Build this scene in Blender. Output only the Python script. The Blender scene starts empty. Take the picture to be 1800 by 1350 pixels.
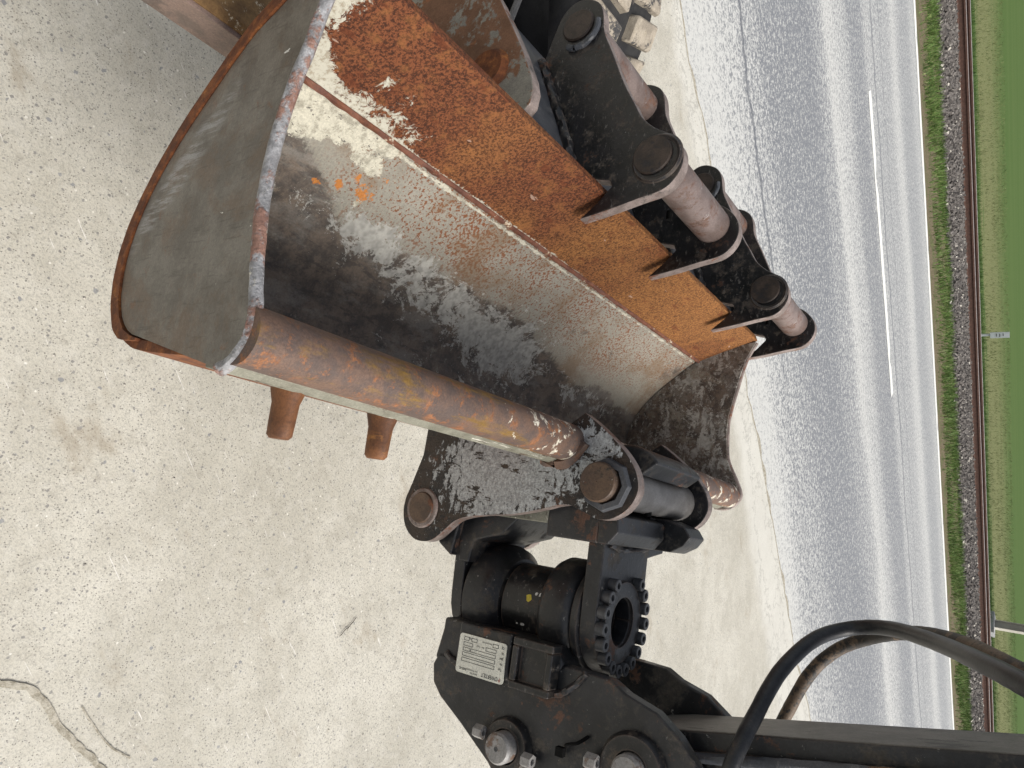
import bpy, bmesh, math, random
from mathutils import Vector, Matrix, noise
random.seed(7)
PI = math.pi
sc = bpy.context.scene
COL = sc.collection

# ------------------------------------------------------------------ camera, sky, sun, exposure
PITCH = math.atan(950 / 1250)
s_, c_ = math.sin(PITCH), math.cos(PITCH)
CAM = Vector((0, 0, 1.7))
FW, UPV, RT = Vector((0, c_, -s_)), Vector((0, s_, c_)), Vector((1, 0, 0))
cam = bpy.data.cameras.new('camera')
cam.sensor_fit = 'HORIZONTAL'; cam.sensor_width = 36; cam.lens = 36 * 1250 / 1800
cam.clip_start = 0.05; cam.clip_end = 3000
co = bpy.data.objects.new('camera', cam); COL.objects.link(co)
m = Matrix.Identity(4)
for i in range(3):          # the phone was held upright and the picture lies on its side
    m[i][0] = UPV[i]; m[i][1] = -RT[i]; m[i][2] = -FW[i]; m[i][3] = CAM[i]
co.matrix_world = m
sc.camera = co

SUN_AZ, SUN_EL = math.radians(100), math.radians(47)      # clockwise from +Y
S = Vector((math.sin(SUN_AZ) * math.cos(SUN_EL), math.cos(SUN_AZ) * math.cos(SUN_EL), math.sin(SUN_EL)))
w = bpy.data.worlds.new('World'); sc.world = w; w.use_nodes = True
nt = w.node_tree; bg = nt.nodes['Background']
sky = nt.nodes.new('ShaderNodeTexSky'); sky.sky_type = 'NISHITA'; sky.sun_disc = False
sky.sun_elevation = SUN_EL; sky.sun_rotation = SUN_AZ
sky.dust_density = 4.0                                   # thin bright veil: pale sky, soft edged sun
hs = nt.nodes.new('ShaderNodeHueSaturation'); hs.inputs['Saturation'].default_value = 0.35
nt.links.new(sky.outputs[0], hs.inputs['Color']); nt.links.new(hs.outputs[0], bg.inputs[0]); bg.inputs[1].default_value = 0.13
sl = bpy.data.lights.new('sun', 'SUN'); sl.energy = 2.7; sl.angle = math.radians(34); sl.color = (1, 0.955, 0.89)
so = bpy.data.objects.new('sun', sl); COL.objects.link(so)
so.rotation_euler = S.to_track_quat('Z', 'Y').to_euler()
sc.view_settings.view_transform = 'Standard'; sc.view_settings.look = 'None'
sc.view_settings.exposure = 0.2; sc.view_settings.gamma = 1

# ------------------------------------------------------------------ frames
def ray(x, y): return FW + (x - 900) / 1250 * UPV + (y - 675) / 1250 * RT
def at(x, y, d): return CAM + d * ray(x, y)
K = 0.7
A = ray(1790, 1040).normalized()                 # along the bucket
R = A.cross(Vector((0, 0, 1))).normalized()      # out of its back, towards the arm
W = R.cross(A)                                   # up
O = at(445, 580, K)
BROT = Matrix((R, A, W)).transposed()            # local x=R y=A z=W

# ------------------------------------------------------------------ materials
class G:
    def __init__(s, name):
        s.m = bpy.data.materials.new(name); s.m.use_nodes = True
        s.t = s.m.node_tree; s.b = s.t.nodes['Principled BSDF']
        s.tc = s.t.nodes.new('ShaderNodeTexCoord').outputs['Object']
    def n(s, k, **kw):
        x = s.t.nodes.new(k)
        for a, v in kw.items(): setattr(x, a, v)
        return x
    def put(s, sock, v):
        if isinstance(v, bpy.types.NodeSocket): s.t.links.new(v, sock)
        elif isinstance(v, (tuple, list)) and len(v) == 3 and sock.type == 'RGBA': sock.default_value = (*v, 1)
        else: sock.default_value = v
    def math(s, op, a, b=0.0, c=None, clamp=False):
        x = s.n('ShaderNodeMath', operation=op, use_clamp=clamp); s.put(x.inputs[0], a); s.put(x.inputs[1], b)
        if c is not None: s.put(x.inputs[2], c)
        return x.outputs[0]
    def mp(s, scale=(1, 1, 1), loc=(0, 0, 0), rot=(0, 0, 0), vec=None):
        x = s.n('ShaderNodeMapping'); s.put(x.inputs[0], vec or s.tc)
        x.inputs['Scale'].default_value = scale; x.inputs['Location'].default_value = loc; x.inputs['Rotation'].default_value = rot
        return x.outputs[0]
    def noise(s, sc_, det=4, ro=0.55, vec=None, dist=0.0, col=False):
        x = s.n('ShaderNodeTexNoise'); s.put(x.inputs['Vector'], vec or s.tc)
        x.inputs['Scale'].default_value = sc_; x.inputs['Detail'].default_value = det
        x.inputs['Roughness'].default_value = ro; x.inputs['Distortion'].default_value = dist
        return x.outputs['Color' if col else 'Fac']
    def voro(s, sc_, feat='F1', out='Distance', vec=None, rnd=1.0):
        x = s.n('ShaderNodeTexVoronoi', feature=feat); s.put(x.inputs['Vector'], vec or s.tc)
        x.inputs['Scale'].default_value = sc_; x.inputs['Randomness'].default_value = rnd
        return x.outputs[out]
    def step(s, v, a, b):
        x = s.n('ShaderNodeMapRange', interpolation_type='SMOOTHSTEP'); s.put(x.inputs[0], v)
        x.inputs[1].default_value = a; x.inputs[2].default_value = b
        return x.outputs[0]
    def mix(s, f, a, b):
        x = s.n('ShaderNodeMix', data_type='RGBA'); s.put(x.inputs[0], f); s.put(x.inputs[6], a); s.put(x.inputs[7], b)
        return x.outputs[2]
    def mixf(s, f, a, b):
        x = s.n('ShaderNodeMix', data_type='FLOAT'); s.put(x.inputs[0], f); s.put(x.inputs[2], a); s.put(x.inputs[3], b)
        return x.outputs[0]
    def attr(s, name):
        x = s.n('ShaderNodeAttribute', attribute_name=name)
        y = s.n('ShaderNodeSeparateColor'); s.t.links.new(x.outputs['Color'], y.inputs[0])
        return y.outputs
    def sep(s, v):
        y = s.n('ShaderNodeSeparateXYZ'); s.put(y.inputs[0], v); return y.outputs
    def bump(s, h, st=0.3, d=0.002, prev=None):
        x = s.n('ShaderNodeBump'); x.inputs['Strength'].default_value = st; x.inputs['Distance'].default_value = d
        s.put(x.inputs['Height'], h)
        if prev: s.put(x.inputs['Normal'], prev)
        return x.outputs[0]
    def out(s, col, rough=0.6, normal=None, spec=0.5, metal=0.0):
        s.put(s.b.inputs['Base Color'], col); s.put(s.b.inputs['Roughness'], rough)
        s.put(s.b.inputs['Specular IOR Level'], spec); s.put(s.b.inputs['Metallic'], metal)
        if normal: s.put(s.b.inputs['Normal'], normal)
        return s.m

def layered(name, base, layers, rough=0.6, bst=0.35, bsc=260, bd=0.0012, spec=0.4, attr=None, wear=None):
    """base (c1, c2, scale); layers (colour1, colour2, scale, low, high, roughness[, channel, mapping scale])"""
    g = G(name)
    col = g.mix(g.step(g.noise(base[2], 5, 0.65), 0.38, 0.62), base[0], base[1])
    ro = rough; ch = g.attr(attr) if attr else None; hs = g.noise(bsc, 3, 0.7)
    for i, L in enumerate(layers):
        v = g.mp(scale=L[7] if len(L) > 7 else (1, 1, 1), loc=(i * 3.7, i * 1.3, 0))
        nz = g.noise(L[2], 7, 0.68, vec=v, dist=0.25)
        if len(L) > 6 and L[6] is not None:
            nz = g.math('ADD', g.math('MULTIPLY', g.math('SUBTRACT', nz, 0.5), 1.9), ch[L[6]])
        nz = g.math('ADD', nz, g.math('MULTIPLY', g.math('SUBTRACT', g.noise(min(L[2] * 7, 420), 3, 0.7, vec=v), 0.5), 0.30))
        mk = g.step(nz, L[3], L[4])
        lc = g.mix(g.step(g.noise(L[2] * 3.1, 4, 0.7, vec=v), 0.36, 0.64), L[0], L[1])
        col = g.mix(mk, col, lc)
        ro = g.mixf(mk, ro, L[5])
        hs = g.math('ADD', hs, g.math('MULTIPLY', mk, 0.35))
    if wear:
        bv = g.n('ShaderNodeBevel', samples=4); bv.inputs['Radius'].default_value = 0.006
        dt = g.n('ShaderNodeVectorMath', operation='DOT_PRODUCT'); g.t.links.new(bv.outputs[0], dt.inputs[0])
        g.t.links.new(g.n('ShaderNodeNewGeometry').outputs['Normal'], dt.inputs[1])
        e_ = g.math('ADD', g.math('SUBTRACT', 1.0, dt.outputs['Value']), g.math('MULTIPLY', g.math('SUBTRACT', g.noise(45, 5, .75), .5), .35))
        ek = g.step(e_, 0.06, 0.16); col = g.mix(g.math('MULTIPLY', ek, .8), col, g.mix(g.noise(40, 4, .7), wear[0], wear[1])); ro = g.mixf(ek, ro, .6)
    mc = g.n('ShaderNodeMix', data_type='RGBA', blend_type='MULTIPLY'); g.put(mc.inputs[0], 1.0)
    fv = g.math('ADD', 0.35, g.math('MULTIPLY', g.noise(330, 3, 0.8), 1.3))
    cc_ = g.n('ShaderNodeCombineColor'); [g.put(cc_.inputs[q], fv) for q in range(3)]
    g.put(mc.inputs[6], col); g.put(mc.inputs[7], cc_.outputs[0])
    return g.out(mc.outputs[2], ro, g.bump(hs, bst, bd), spec)

RUSTD, RUSTO = (0.10, 0.032, 0.012), (0.30, 0.105, 0.026)
M = {}
def rust_lip():
    g = G('rusted_lip_steel'); ch = g.attr('paint')
    fine = g.noise(230, 5, 0.8); mid = g.noise(34, 4, 0.6); big = g.noise(4, 3, 0.5)
    y = g.sep(g.tc)[1]
    warm = g.math('ADD', y, g.math('MULTIPLY', g.math('SUBTRACT', big, 0.5), 1.5))
    warm = g.math('MULTIPLY', g.step(warm, -0.50, 0.30), g.math('SUBTRACT', 1.0, g.math('MULTIPLY', g.step(warm, 0.42, 0.80), 0.55)))
    dark = g.mix(g.step(warm, 0.0, 1.0), (0.048, 0.018, 0.010), (0.115, 0.048, 0.017))
    lite = g.mix(g.step(warm, 0.0, 1.0), (0.185, 0.064, 0.027), (0.31, 0.138, 0.046))
    col = g.mix(g.step(fine, 0.44, 0.55), dark, lite)
    col = g.mix(g.math('MULTIPLY', g.step(g.noise(140, 3, 0.7, vec=g.mp(loc=(2, 9, 4))), 0.58, 0.64), 0.75), col, (0.045, 0.017, 0.010))
    col = g.mix(g.math('MULTIPLY', g.step(mid, 0.5, 0.72), 0.40), col, (0.33, 0.14, 0.045))
    col = g.mix(g.math('MULTIPLY', g.step(g.noise(60, 3, 0.5, vec=g.mp((1, .35, 1))), 0.60, 0.70), 0.6), col, (0.11, 0.03, 0.012))
    # cream paint left near the seam and the end
    nz = g.math('ADD', g.math('MULTIPLY', g.math('SUBTRACT', g.noise(42, 9, 0.8, dist=0.5), 0.5), 2.4), ch[0])
    mk = g.step(nz, 0.5, 0.56)
    cr = g.mix(g.step(g.noise(120, 6, 0.75), 0.47, 0.62), (0.50, 0.48, 0.40), (0.33, 0.29, 0.22))
    cr = g.mix(g.step(g.noise(30, 7, 0.75, vec=g.mp(loc=(3, 3, 3))), 0.60, 0.66), cr, (0.19, 0.15, 0.12))
    col = g.mix(mk, col, cr)
    sc_ = g.step(g.noise(22, 2, 0.5, vec=g.mp((3, 1, 3), rot=(0, 0, 0.3))), 0.745, 0.76)
    col = g.mix(g.math('MULTIPLY', sc_, 0.6), col, (0.45, 0.32, 0.25))
    h = g.math('ADD', fine, g.math('MULTIPLY', mk, 0.5))
    return g.out(col, g.mixf(mk, 0.85, 0.6), g.bump(h, 0.55, 0.0016), 0.25)
M['lip'] = rust_lip()

def shell_mat():
    g = G('worn_trough_steel'); ch = g.attr('paint')      # R cream, G pale scrapes, B grime and brown bands
    al = g.attr('specks')[0]
    gray = g.mix(g.noise(14, 5, 0.6), (0.20, 0.185, 0.15), (0.31, 0.295, 0.25))
    # rust pin pricks in the grey paint
    sp = g.math('ADD', g.noise(190, 3, 0.65), g.math('MULTIPLY', g.noise(7, 3, 0.5), 0.25))
    spk = g.math('MULTIPLY', g.step(sp, 0.655, 0.70), al)
    col = g.mix(spk, gray, (0.17, 0.06, 0.022))
    col = g.mix(g.math('MULTIPLY', g.step(g.noise(9, 5, 0.65), 0.47, 0.68), 0.65), col, (0.16, 0.095, 0.05))
    nb = g.math('ADD', g.math('MULTIPLY', g.math('SUBTRACT', g.noise(13, 8, 0.7, dist=0.5), 0.5), 1.7), ch[2])
    nb = g.math('ADD', nb, g.math('MULTIPLY', g.math('SUBTRACT', g.noise(60, 6, 0.8), 0.5), 0.5))
    mb = g.math('MULTIPLY', g.step(nb, 0.42, 0.60), 0.93)
    br = g.mix(g.step(g.noise(26, 6, 0.7), 0.38, 0.62), (0.058, 0.048, 0.042), (0.150, 0.116, 0.090))
    br = g.mix(g.math('MULTIPLY', g.step(g.noise(120, 4, 0.7), 0.56, 0.66), 0.6), br, (0.13, 0.095, 0.07))
    br = g.mix(g.math('MULTIPLY', g.step(g.noise(40, 3, 0.6, vec=g.mp((2, .6, 2), loc=(4, 0, 0))), 0.56, 0.63), 0.6), br, (0.030, 0.027, 0.028))
    br = g.mix(g.math('MULTIPLY', g.step(g.noise(12, 7, 0.75, vec=g.mp((1.5, .5, 1.5), loc=(1, 8, 0))), 0.48, 0.62), 0.65), br, (0.20, 0.185, 0.165))
    col = g.mix(mb, col, br)
    npl = g.math('ADD', g.math('MULTIPLY', g.math('SUBTRACT', g.noise(19, 10, 0.8, vec=g.mp((1, 1, 1.5)), dist=0.6), 0.5), 2.8), ch[1])
    npl = g.math('ADD', npl, g.math('MULTIPLY', g.math('SUBTRACT', g.noise(110, 5, 0.8, vec=g.mp((1.6, 1, 1))), 0.5), 0.9))
    mp_ = g.step(npl, 0.49, 0.545)
    pl = g.mix(g.step(g.noise(75, 5, 0.7), 0.42, 0.6), (0.44, 0.43, 0.39), (0.29, 0.285, 0.26))
    col = g.mix(g.math('MULTIPLY', mp_, 0.92), col, pl)
    nw = g.math('ADD', g.math('MULTIPLY', g.math('SUBTRACT', g.noise(26, 9, 0.78, dist=0.4), 0.5), 1.7), ch[0])
    nw = g.math('SUBTRACT', nw, g.math('MULTIPLY', g.step(g.noise(70, 6, .75, vec=g.mp(loc=(7, 7, 7))), .60, .68), .55))
    mw = g.step(nw, 0.5, 0.545)
    wh = g.mix(g.step(g.noise(60, 6, 0.75), 0.45, 0.60), (0.50, 0.475, 0.385), (0.31, 0.29, 0.23))
    wh = g.mix(g.math('MULTIPLY', g.step(g.noise(18, 5, 0.7, vec=g.mp(loc=(9, 2, 1))), 0.58, 0.7), 0.6), wh, (0.30, 0.17, 0.09))
    wh = g.mix(g.step(g.noise(90, 4, 0.7, vec=g.mp((3, 1, 1))), 0.62, 0.65), wh, (0.10, 0.09, 0.08))
    col = g.mix(mw, col, wh)
    no = g.math('ADD', g.math('MULTIPLY', g.math('SUBTRACT', g.noise(55, 8, 0.7), 0.5), 1.5), g.attr('specks')[1])
    no = g.math('ADD', no, g.math('MULTIPLY', g.math('SUBTRACT', g.noise(240, 3, 0.8), 0.5), 1.0))
    mo = g.step(no, 0.66, 0.74)
    col = g.mix(mo, col, g.mix(g.noise(150, 2), (0.34, 0.11, 0.02), (0.50, 0.20, 0.045)))
    h = g.math('ADD', g.math('MULTIPLY', g.noise(220, 4, 0.7), 0.7), g.math('ADD', g.math('MULTIPLY', mw, 0.6), g.math('MULTIPLY', mp_, 0.4)))
    rg = g.mixf(mb, 0.62, 0.5)
    fv = g.math('ADD', 0.45, g.math('MULTIPLY', g.noise(300, 3, 0.8), 1.1)); cc_ = g.n('ShaderNodeCombineColor'); [g.put(cc_.inputs[q], fv) for q in range(3)]
    mc = g.n('ShaderNodeMix', data_type='RGBA', blend_type='MULTIPLY'); g.put(mc.inputs[0], 1.0); g.put(mc.inputs[6], col); g.put(mc.inputs[7], cc_.outputs[0]); col = mc.outputs[2]
    return g.out(col, rg, g.bump(h, 0.4, 0.0014), 0.35)
M['shell'] = shell_mat()

def side_plate_mat():
    g = G('grey_worn_side_plate')
    c = g.mix(g.step(g.noise(16, 8, 0.75), 0.38, 0.62), (0.110, 0.097, 0.079), (0.185, 0.170, 0.142))
    c = g.mix(g.math('MULTIPLY', g.step(g.noise(8, 9, 0.78, vec=g.mp(loc=(1.3, 0, 2)), dist=.4), 0.47, 0.60), 0.6), c, (0.145, 0.092, 0.055))
    c = g.mix(g.math('MULTIPLY', g.step(g.noise(14, 8, 0.8, vec=g.mp(loc=(5, 0, 1)), dist=.5), 0.58, 0.66), 0.7), c, (0.17, 0.075, 0.032))
    for rt, sc2, th in ((0.6, 26, .60), (-0.7, 22, .63), (0.25, 30, .63), (1.2, 24, .65)):
        v = g.mp((6, 1, .55), rot=(0, rt, 0), loc=(rt, 0, 0))
        c = g.mix(g.math('MULTIPLY', g.step(g.noise(sc2, 4, 0.7, vec=v), th, th + .05), 0.42), c, (0.055, 0.045, 0.035))
    sp = g.step(g.noise(75, 3, 0.6, vec=g.mp((1, 1, .45), rot=(0, .5, 0))), 0.735, 0.75)
    c = g.mix(sp, c, (0.70, 0.69, 0.64))
    x, y, z = g.sep(g.tc)
    # rubbed scuff near the outer curve, with its sky reflection painted in as pale colour
    d = g.math('ADD', g.math('POWER', g.math('DIVIDE', g.math('ADD', g.math('ADD', x, .06), g.math('MULTIPLY', g.math('SUBTRACT', z, .06), .9)), 0.035), 2.0), g.math('POWER', g.math('DIVIDE', g.math('SUBTRACT', z, .10), 0.10), 2.0))
    sc3 = g.math('MULTIPLY', g.math('SUBTRACT', 1.0, g.step(d, 0.1, 1.6)), g.step(g.noise(30, 6, 0.75, vec=g.mp((4, 1, .5), rot=(0, .75, 0))), 0.45, 0.62))
    c = g.mix(g.math('MULTIPLY', sc3, .60), c, (0.34, 0.345, 0.35))
    fv = g.math('ADD', 0.5, g.noise(300, 3, 0.8)); cc_ = g.n('ShaderNodeCombineColor'); [g.put(cc_.inputs[q], fv) for q in range(3)]
    mc = g.n('ShaderNodeMix', data_type='RGBA', blend_type='MULTIPLY'); g.put(mc.inputs[0], 1.0); g.put(mc.inputs[6], c); g.put(mc.inputs[7], cc_.outputs[0])
    return g.out(mc.outputs[2], g.mixf(sc3, 0.5, 0.3), g.bump(g.noise(120, 6, 0.8), 0.4, 0.0015), 0.5)
M['side'] = side_plate_mat()
M['rust_edge'] = layered('rusted_shell_edge', (RUSTD, (0.20, 0.066, 0.02), 60),
    [((0.33, 0.13, 0.035), (0.20, 0.07, 0.02), 30, 0.55, 0.66, 0.8)], 0.8)
M['weld_grey'] = layered('worn_grey_rim', ((0.20, 0.20, 0.205), (0.33, 0.33, 0.34), 60),
    [((0.20, 0.11, 0.085), (0.28, 0.16, 0.12), 16, 0.50, 0.60, 0.7),
     ((0.66, 0.64, 0.58), (0.55, 0.53, 0.46), 50, 0.63, 0.67, 0.6)], 0.5, bst=0.9, bsc=130, bd=0.003)
M['tube'] = layered('rusty_torsion_tube', ((0.15, 0.092, 0.066), (0.095, 0.068, 0.058), 22),
    [((0.29, 0.125, 0.055), (0.20, 0.085, 0.04), 42, 0.52, 0.66, 0.75),
     ((0.26, 0.15, 0.03), (0.17, 0.095, 0.02), 9, 0.56, 0.70, 0.7, None, (1, .4, 3)),
     ((0.70, 0.66, 0.55), (0.45, 0.40, 0.32), 30, 0.62, 0.68, 0.6, 0)], 0.6, bst=0.5, bsc=140, attr='paint')
M['greypaint'] = layered('grey_green_paint', ((0.23, 0.225, 0.18), (0.16, 0.155, 0.12), 20),
    [((0.70, 0.68, 0.60), (0.5, 0.48, 0.4), 26, 0.60, 0.64, 0.6, None, (1, .3, 3)),
     ((0.06, 0.05, 0.04), (0.10, 0.07, 0.05), 30, 0.60, 0.64, 0.6, None, (1, .4, 3))], 0.5)
M['black'] = layered('worn_black_paint', ((0.007, 0.008, 0.009), (0.019, 0.019, 0.021), 14),
    [((0.10, 0.082, 0.065), (0.055, 0.044, 0.036), 26, 0.52, 0.68, 0.8),
     ((0.10, 0.050, 0.03), (0.065, 0.036, 0.024), 12, 0.585, 0.67, 0.8),
     ((0.15, 0.14, 0.125), (0.09, 0.085, 0.08), 55, 0.60, 0.66, 0.7, None, (1, 1, 2.2)),
     ((0.32, 0.32, 0.31), (0.22, 0.22, 0.21), 95, 0.72, 0.735, 0.6)], 0.33, spec=0.5, bst=0.35, bsc=120, wear=((0.09, 0.06, 0.045), (0.16, 0.13, 0.11)))
M['black_hot'] = layered('dull_black_casting', ((0.010, 0.011, 0.013), (0.024, 0.025, 0.028), 11),
    [((0.085, 0.073, 0.06), (0.055, 0.05, 0.042), 17, 0.51, 0.67, 0.8),
     ((0.13, 0.068, 0.045), (0.085, 0.05, 0.035), 13, 0.60, 0.67, 0.8),
     ((0.34, 0.33, 0.31), (0.2, 0.2, 0.19), 70, 0.665, 0.69, 0.6)], 0.40, spec=0.5, bst=0.45, bsc=90, bd=0.0016, wear=((0.09, 0.06, 0.045), (0.17, 0.14, 0.12)))
M['ear_white'] = layered('black_ear_with_scraped_pale_paint', ((0.018, 0.017, 0.018), (0.045, 0.032, 0.024), 18),
    [((0.13, 0.075, 0.05), (0.085, 0.05, 0.035), 16, 0.58, 0.68, 0.75),
     ((0.46, 0.48, 0.48), (0.26, 0.265, 0.265), 46, 0.52, 0.60, 0.55, 0, (1, 1, 1.5)),
     ((0.03, 0.023, 0.02), (0.06, 0.045, 0.033), 17, 0.575, 0.60, 0.6, None, (2.6, 1, .8)),
     ((0.75, 0.75, 0.72), (0.6, 0.6, 0.58), 95, 0.66, 0.69, 0.6)], 0.5, bst=0.8, bsc=170, bd=0.0022, attr='paint')
M['edge'] = layered('bare_scuffed_edge', ((0.17, 0.135, 0.12), (0.27, 0.22, 0.20), 30),
    [((0.13, 0.055, 0.035), (0.2, 0.09, 0.05), 16, 0.55, 0.66, 0.7),
     ((0.06, 0.055, 0.05), (0.1, 0.09, 0.08), 22, 0.58, 0.66, 0.6)], 0.5)
M['pin'] = layered('brownish_bare_tube', ((0.20, 0.155, 0.14), (0.135, 0.10, 0.088), 16),
    [((0.17, 0.09, 0.06), (0.10, 0.055, 0.04), 14, 0.51, 0.64, 0.6),
     ((0.33, 0.29, 0.28), (0.27, 0.23, 0.22), 34, 0.60, 0.68, 0.5)], 0.42, bst=0.15)
M['pin_grey'] = layered('grey_bare_tube', ((0.17, 0.165, 0.16), (0.115, 0.11, 0.105), 14),
    [((0.085, 0.07, 0.06), (0.13, 0.1, 0.08), 10, 0.56, 0.68, 0.6)], 0.42, bst=0.15)
M['boss'] = layered('brown_rusty_pin_end', ((0.075, 0.05, 0.037), (0.12, 0.078, 0.052), 34),
    [((0.17, 0.075, 0.04), (0.11, 0.05, 0.03), 22, 0.55, 0.66, 0.75),
     ((0.028, 0.024, 0.022), (0.05, 0.04, 0.03), 18, 0.56, 0.64, 0.6),
     ((0.7, 0.7, 0.66), (0.5, 0.5, 0.46), 60, 0.685, 0.70, 0.6)], 0.5, bst=0.6, bsc=120)
M['boss_dark'] = layered('dark_pin_end', ((0.04, 0.030, 0.024), (0.075, 0.054, 0.042), 26),
    [((0.02, 0.02, 0.022), (0.035, 0.03, 0.03), 16, 0.52, 0.64, 0.5)], 0.5, bst=0.35)
M['bluegrey'] = layered('scuffed_dark_sheet', ((0.05, 0.055, 0.065), (0.085, 0.09, 0.10), 10),
    [((0.16, 0.16, 0.165), (0.11, 0.11, 0.115), 24, 0.55, 0.68, 0.5, None, (1, .35, 2)),
     ((0.20, 0.12, 0.06), (0.13, 0.08, 0.05), 9, 0.60, 0.70, 0.8)], 0.45)
M['rust_ear'] = layered('rust_brown_ear_with_grey_paint', ((0.15, 0.075, 0.04), (0.20, 0.10, 0.055), 20),
    [((0.26, 0.25, 0.21), (0.20, 0.19, 0.165), 13, 0.54, 0.60, 0.6),
     ((0.30, 0.12, 0.05), (0.21, 0.09, 0.04), 26, 0.60, 0.68, 0.8)], 0.75, bst=0.4)
M['stub'] = layered('orange_brown_rusty_bar', ((0.10, 0.042, 0.02), (0.17, 0.07, 0.027), 26),
    [((0.33, 0.15, 0.045), (0.26, 0.11, 0.03), 20, 0.58, 0.70, 0.75, None, (1, 1, .3))], 0.65)
M['blade'] = layered('pinkish_worn_blade', ((0.24, 0.17, 0.14), (0.16, 0.12, 0.10), 24),
    [((0.10, 0.085, 0.08), (0.14, 0.1, 0.08), 12, 0.55, 0.65, 0.6), ((0.6, 0.55, 0.45), (0.5, 0.42, 0.3), 60, 0.69, 0.71, 0.7)], 0.6)
M['ochre'] = layered('ochre_rusted_sheet', ((0.24, 0.14, 0.055), (0.15, 0.085, 0.035), 30),
    [((0.62, 0.56, 0.42), (0.5, 0.4, 0.25), 45, 0.62, 0.67, 0.8), ((0.27, 0.24, 0.18), (0.19, 0.16, 0.12), 9, 0.5, 0.64, 0.7)], 0.8)
M['steel'] = layered('turned_steel', ((0.22, 0.215, 0.21), (0.30, 0.29, 0.28), 40),
    [((0.12, 0.085, 0.06), (0.16, 0.1, 0.07), 16, 0.56, 0.66, 0.6)], 0.38, bst=0.15)
M['bolt'] = layered('dark_bolt_steel', ((0.05, 0.052, 0.056), (0.085, 0.085, 0.088), 30),
    [((0.12, 0.085, 0.065), (0.1, 0.06, 0.045), 40, 0.58, 0.68, 0.6)], 0.42, bst=0.15)
M['redcap'] = layered('dull_red_bolt', ((0.13, 0.05, 0.05), (0.08, 0.04, 0.04), 60), [], 0.5)
M['void'] = layered('bore_black', ((0.006, 0.006, 0.006), (0.01, 0.01, 0.01), 10), [], 0.9, spec=0.05)
M['armside'] = layered('streaked_grey_arm_side', ((0.095, 0.09, 0.08), (0.15, 0.14, 0.125), 16),
    [((0.16, 0.15, 0.135), (0.12, 0.11, 0.10), 60, 0.54, 0.66, 0.5, None, (1, 2, .12)),
     ((0.02, 0.02, 0.022), (0.04, 0.038, 0.036), 26, 0.60, 0.66, 0.5, None, (1, 1, .3))], 0.5, bst=0.5, bsc=80)
M['rubber'] = layered('hose_rubber', ((0.014, 0.016, 0.020), (0.026, 0.027, 0.030), 30),
    [((0.10, 0.078, 0.06), (0.07, 0.055, 0.045), 14, 0.60, 0.72, 0.8)], 0.45, bst=0.2, bsc=200)
M['rubber_brown'] = layered('dusty_brown_hose', ((0.15, 0.105, 0.07), (0.09, 0.065, 0.045), 20),
    [((0.02, 0.02, 0.02), (0.04, 0.035, 0.03), 16, 0.46, 0.54, 0.6)], 0.6, bst=0.3)
M['tyre'] = layered('mud_caked_rubber', ((0.26, 0.225, 0.18), (0.40, 0.35, 0.28), 14),
    [((0.05, 0.05, 0.052), (0.09, 0.085, 0.08), 18, 0.52, 0.60, 0.8), ((0.42, 0.37, 0.29), (0.33, 0.28, 0.21), 30, 0.60, 0.66, 0.9)], 0.85, bst=0.6, bsc=60, bd=0.004)
M['tyre_black'] = layered('black_rubber', ((0.016, 0.016, 0.018), (0.03, 0.03, 0.03), 20), [((0.09, 0.08, 0.07), (0.06, 0.05, 0.05), 16, 0.62, 0.70, 0.9)], 0.8)
M['plate'] = layered('off_white_plate', ((0.72, 0.72, 0.64), (0.62, 0.62, 0.55), 30),
    [((0.25, 0.23, 0.19), (0.18, 0.15, 0.12), 60, 0.70, 0.73, 0.6)], 0.4, bst=0.05)
M['ink'] = layered('black_ink', ((0.03, 0.03, 0.03), (0.05, 0.05, 0.05), 30), [], 0.5)
M['ink_red'] = layered('red_ink', ((0.35, 0.04, 0.02), (0.3, 0.05, 0.03), 30), [], 0.5)
M['yellow'] = layered('yellow_sticker', ((0.62, 0.50, 0.05), (0.5, 0.4, 0.05), 200), [], 0.5)
M['white'] = layered('white_sticker', ((0.7, 0.7, 0.68), (0.6, 0.6, 0.58), 200), [], 0.5)

# ------------------------------------------------------------------ mesh helpers
def link(name, me, mats, parent=None, smooth=35):
    o = bpy.data.objects.new(name, me)
    for x in (mats if isinstance(mats, (list, tuple)) else [mats]): me.materials.append(x)
    COL.objects.link(o)
    if parent: o.parent = parent
    for p in me.polygons: p.use_smooth = True
    me.set_sharp_from_angle(angle=math.radians(smooth))
    return o
def tag(o, label=None, cat=None, group=None, kind=None):
    for k, v in (('label', label), ('category', cat), ('group', group), ('kind', kind)):
        if v: o[k] = v
    return o
BASE = Vector((0, 0, 0))
def bthing(name, base, label, cat, group=None):
    """an Empty in the bucket's frame, base = (e, t, w) in units of K"""
    global BASE
    BASE = Vector(base) * K
    o = bpy.data.objects.new(name, None); COL.objects.link(o)
    o.empty_display_size = 0.05
    o.matrix_world = Matrix.Translation(O + BROT @ BASE) @ BROT.to_4x4()
    return tag(o, label, cat, group)
def V(e, t, w_): return Vector((e, t, w_)) * K - BASE
def poly3(axis, a, b, c):           # polygon point (a,b) with extrusion coordinate c
    return {'A': (a, c, b), 'W': (a, b, c), 'R': (c, a, b)}[axis]
def prism(bm, poly, c0, c1, axis='A', holes=None):
    n = len(poly)
    v0 = [bm.verts.new(V(*poly3(axis, a, b, c0))) for a, b in poly]
    v1 = [bm.verts.new(V(*poly3(axis, a, b, c1))) for a, b in poly]
    fs = [bm.faces.new(v0), bm.faces.new(v1[::-1])]
    for i in range(n): fs.append(bm.faces.new((v0[i], v1[i], v1[(i + 1) % n], v0[(i + 1) % n])))
    return fs
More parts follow.
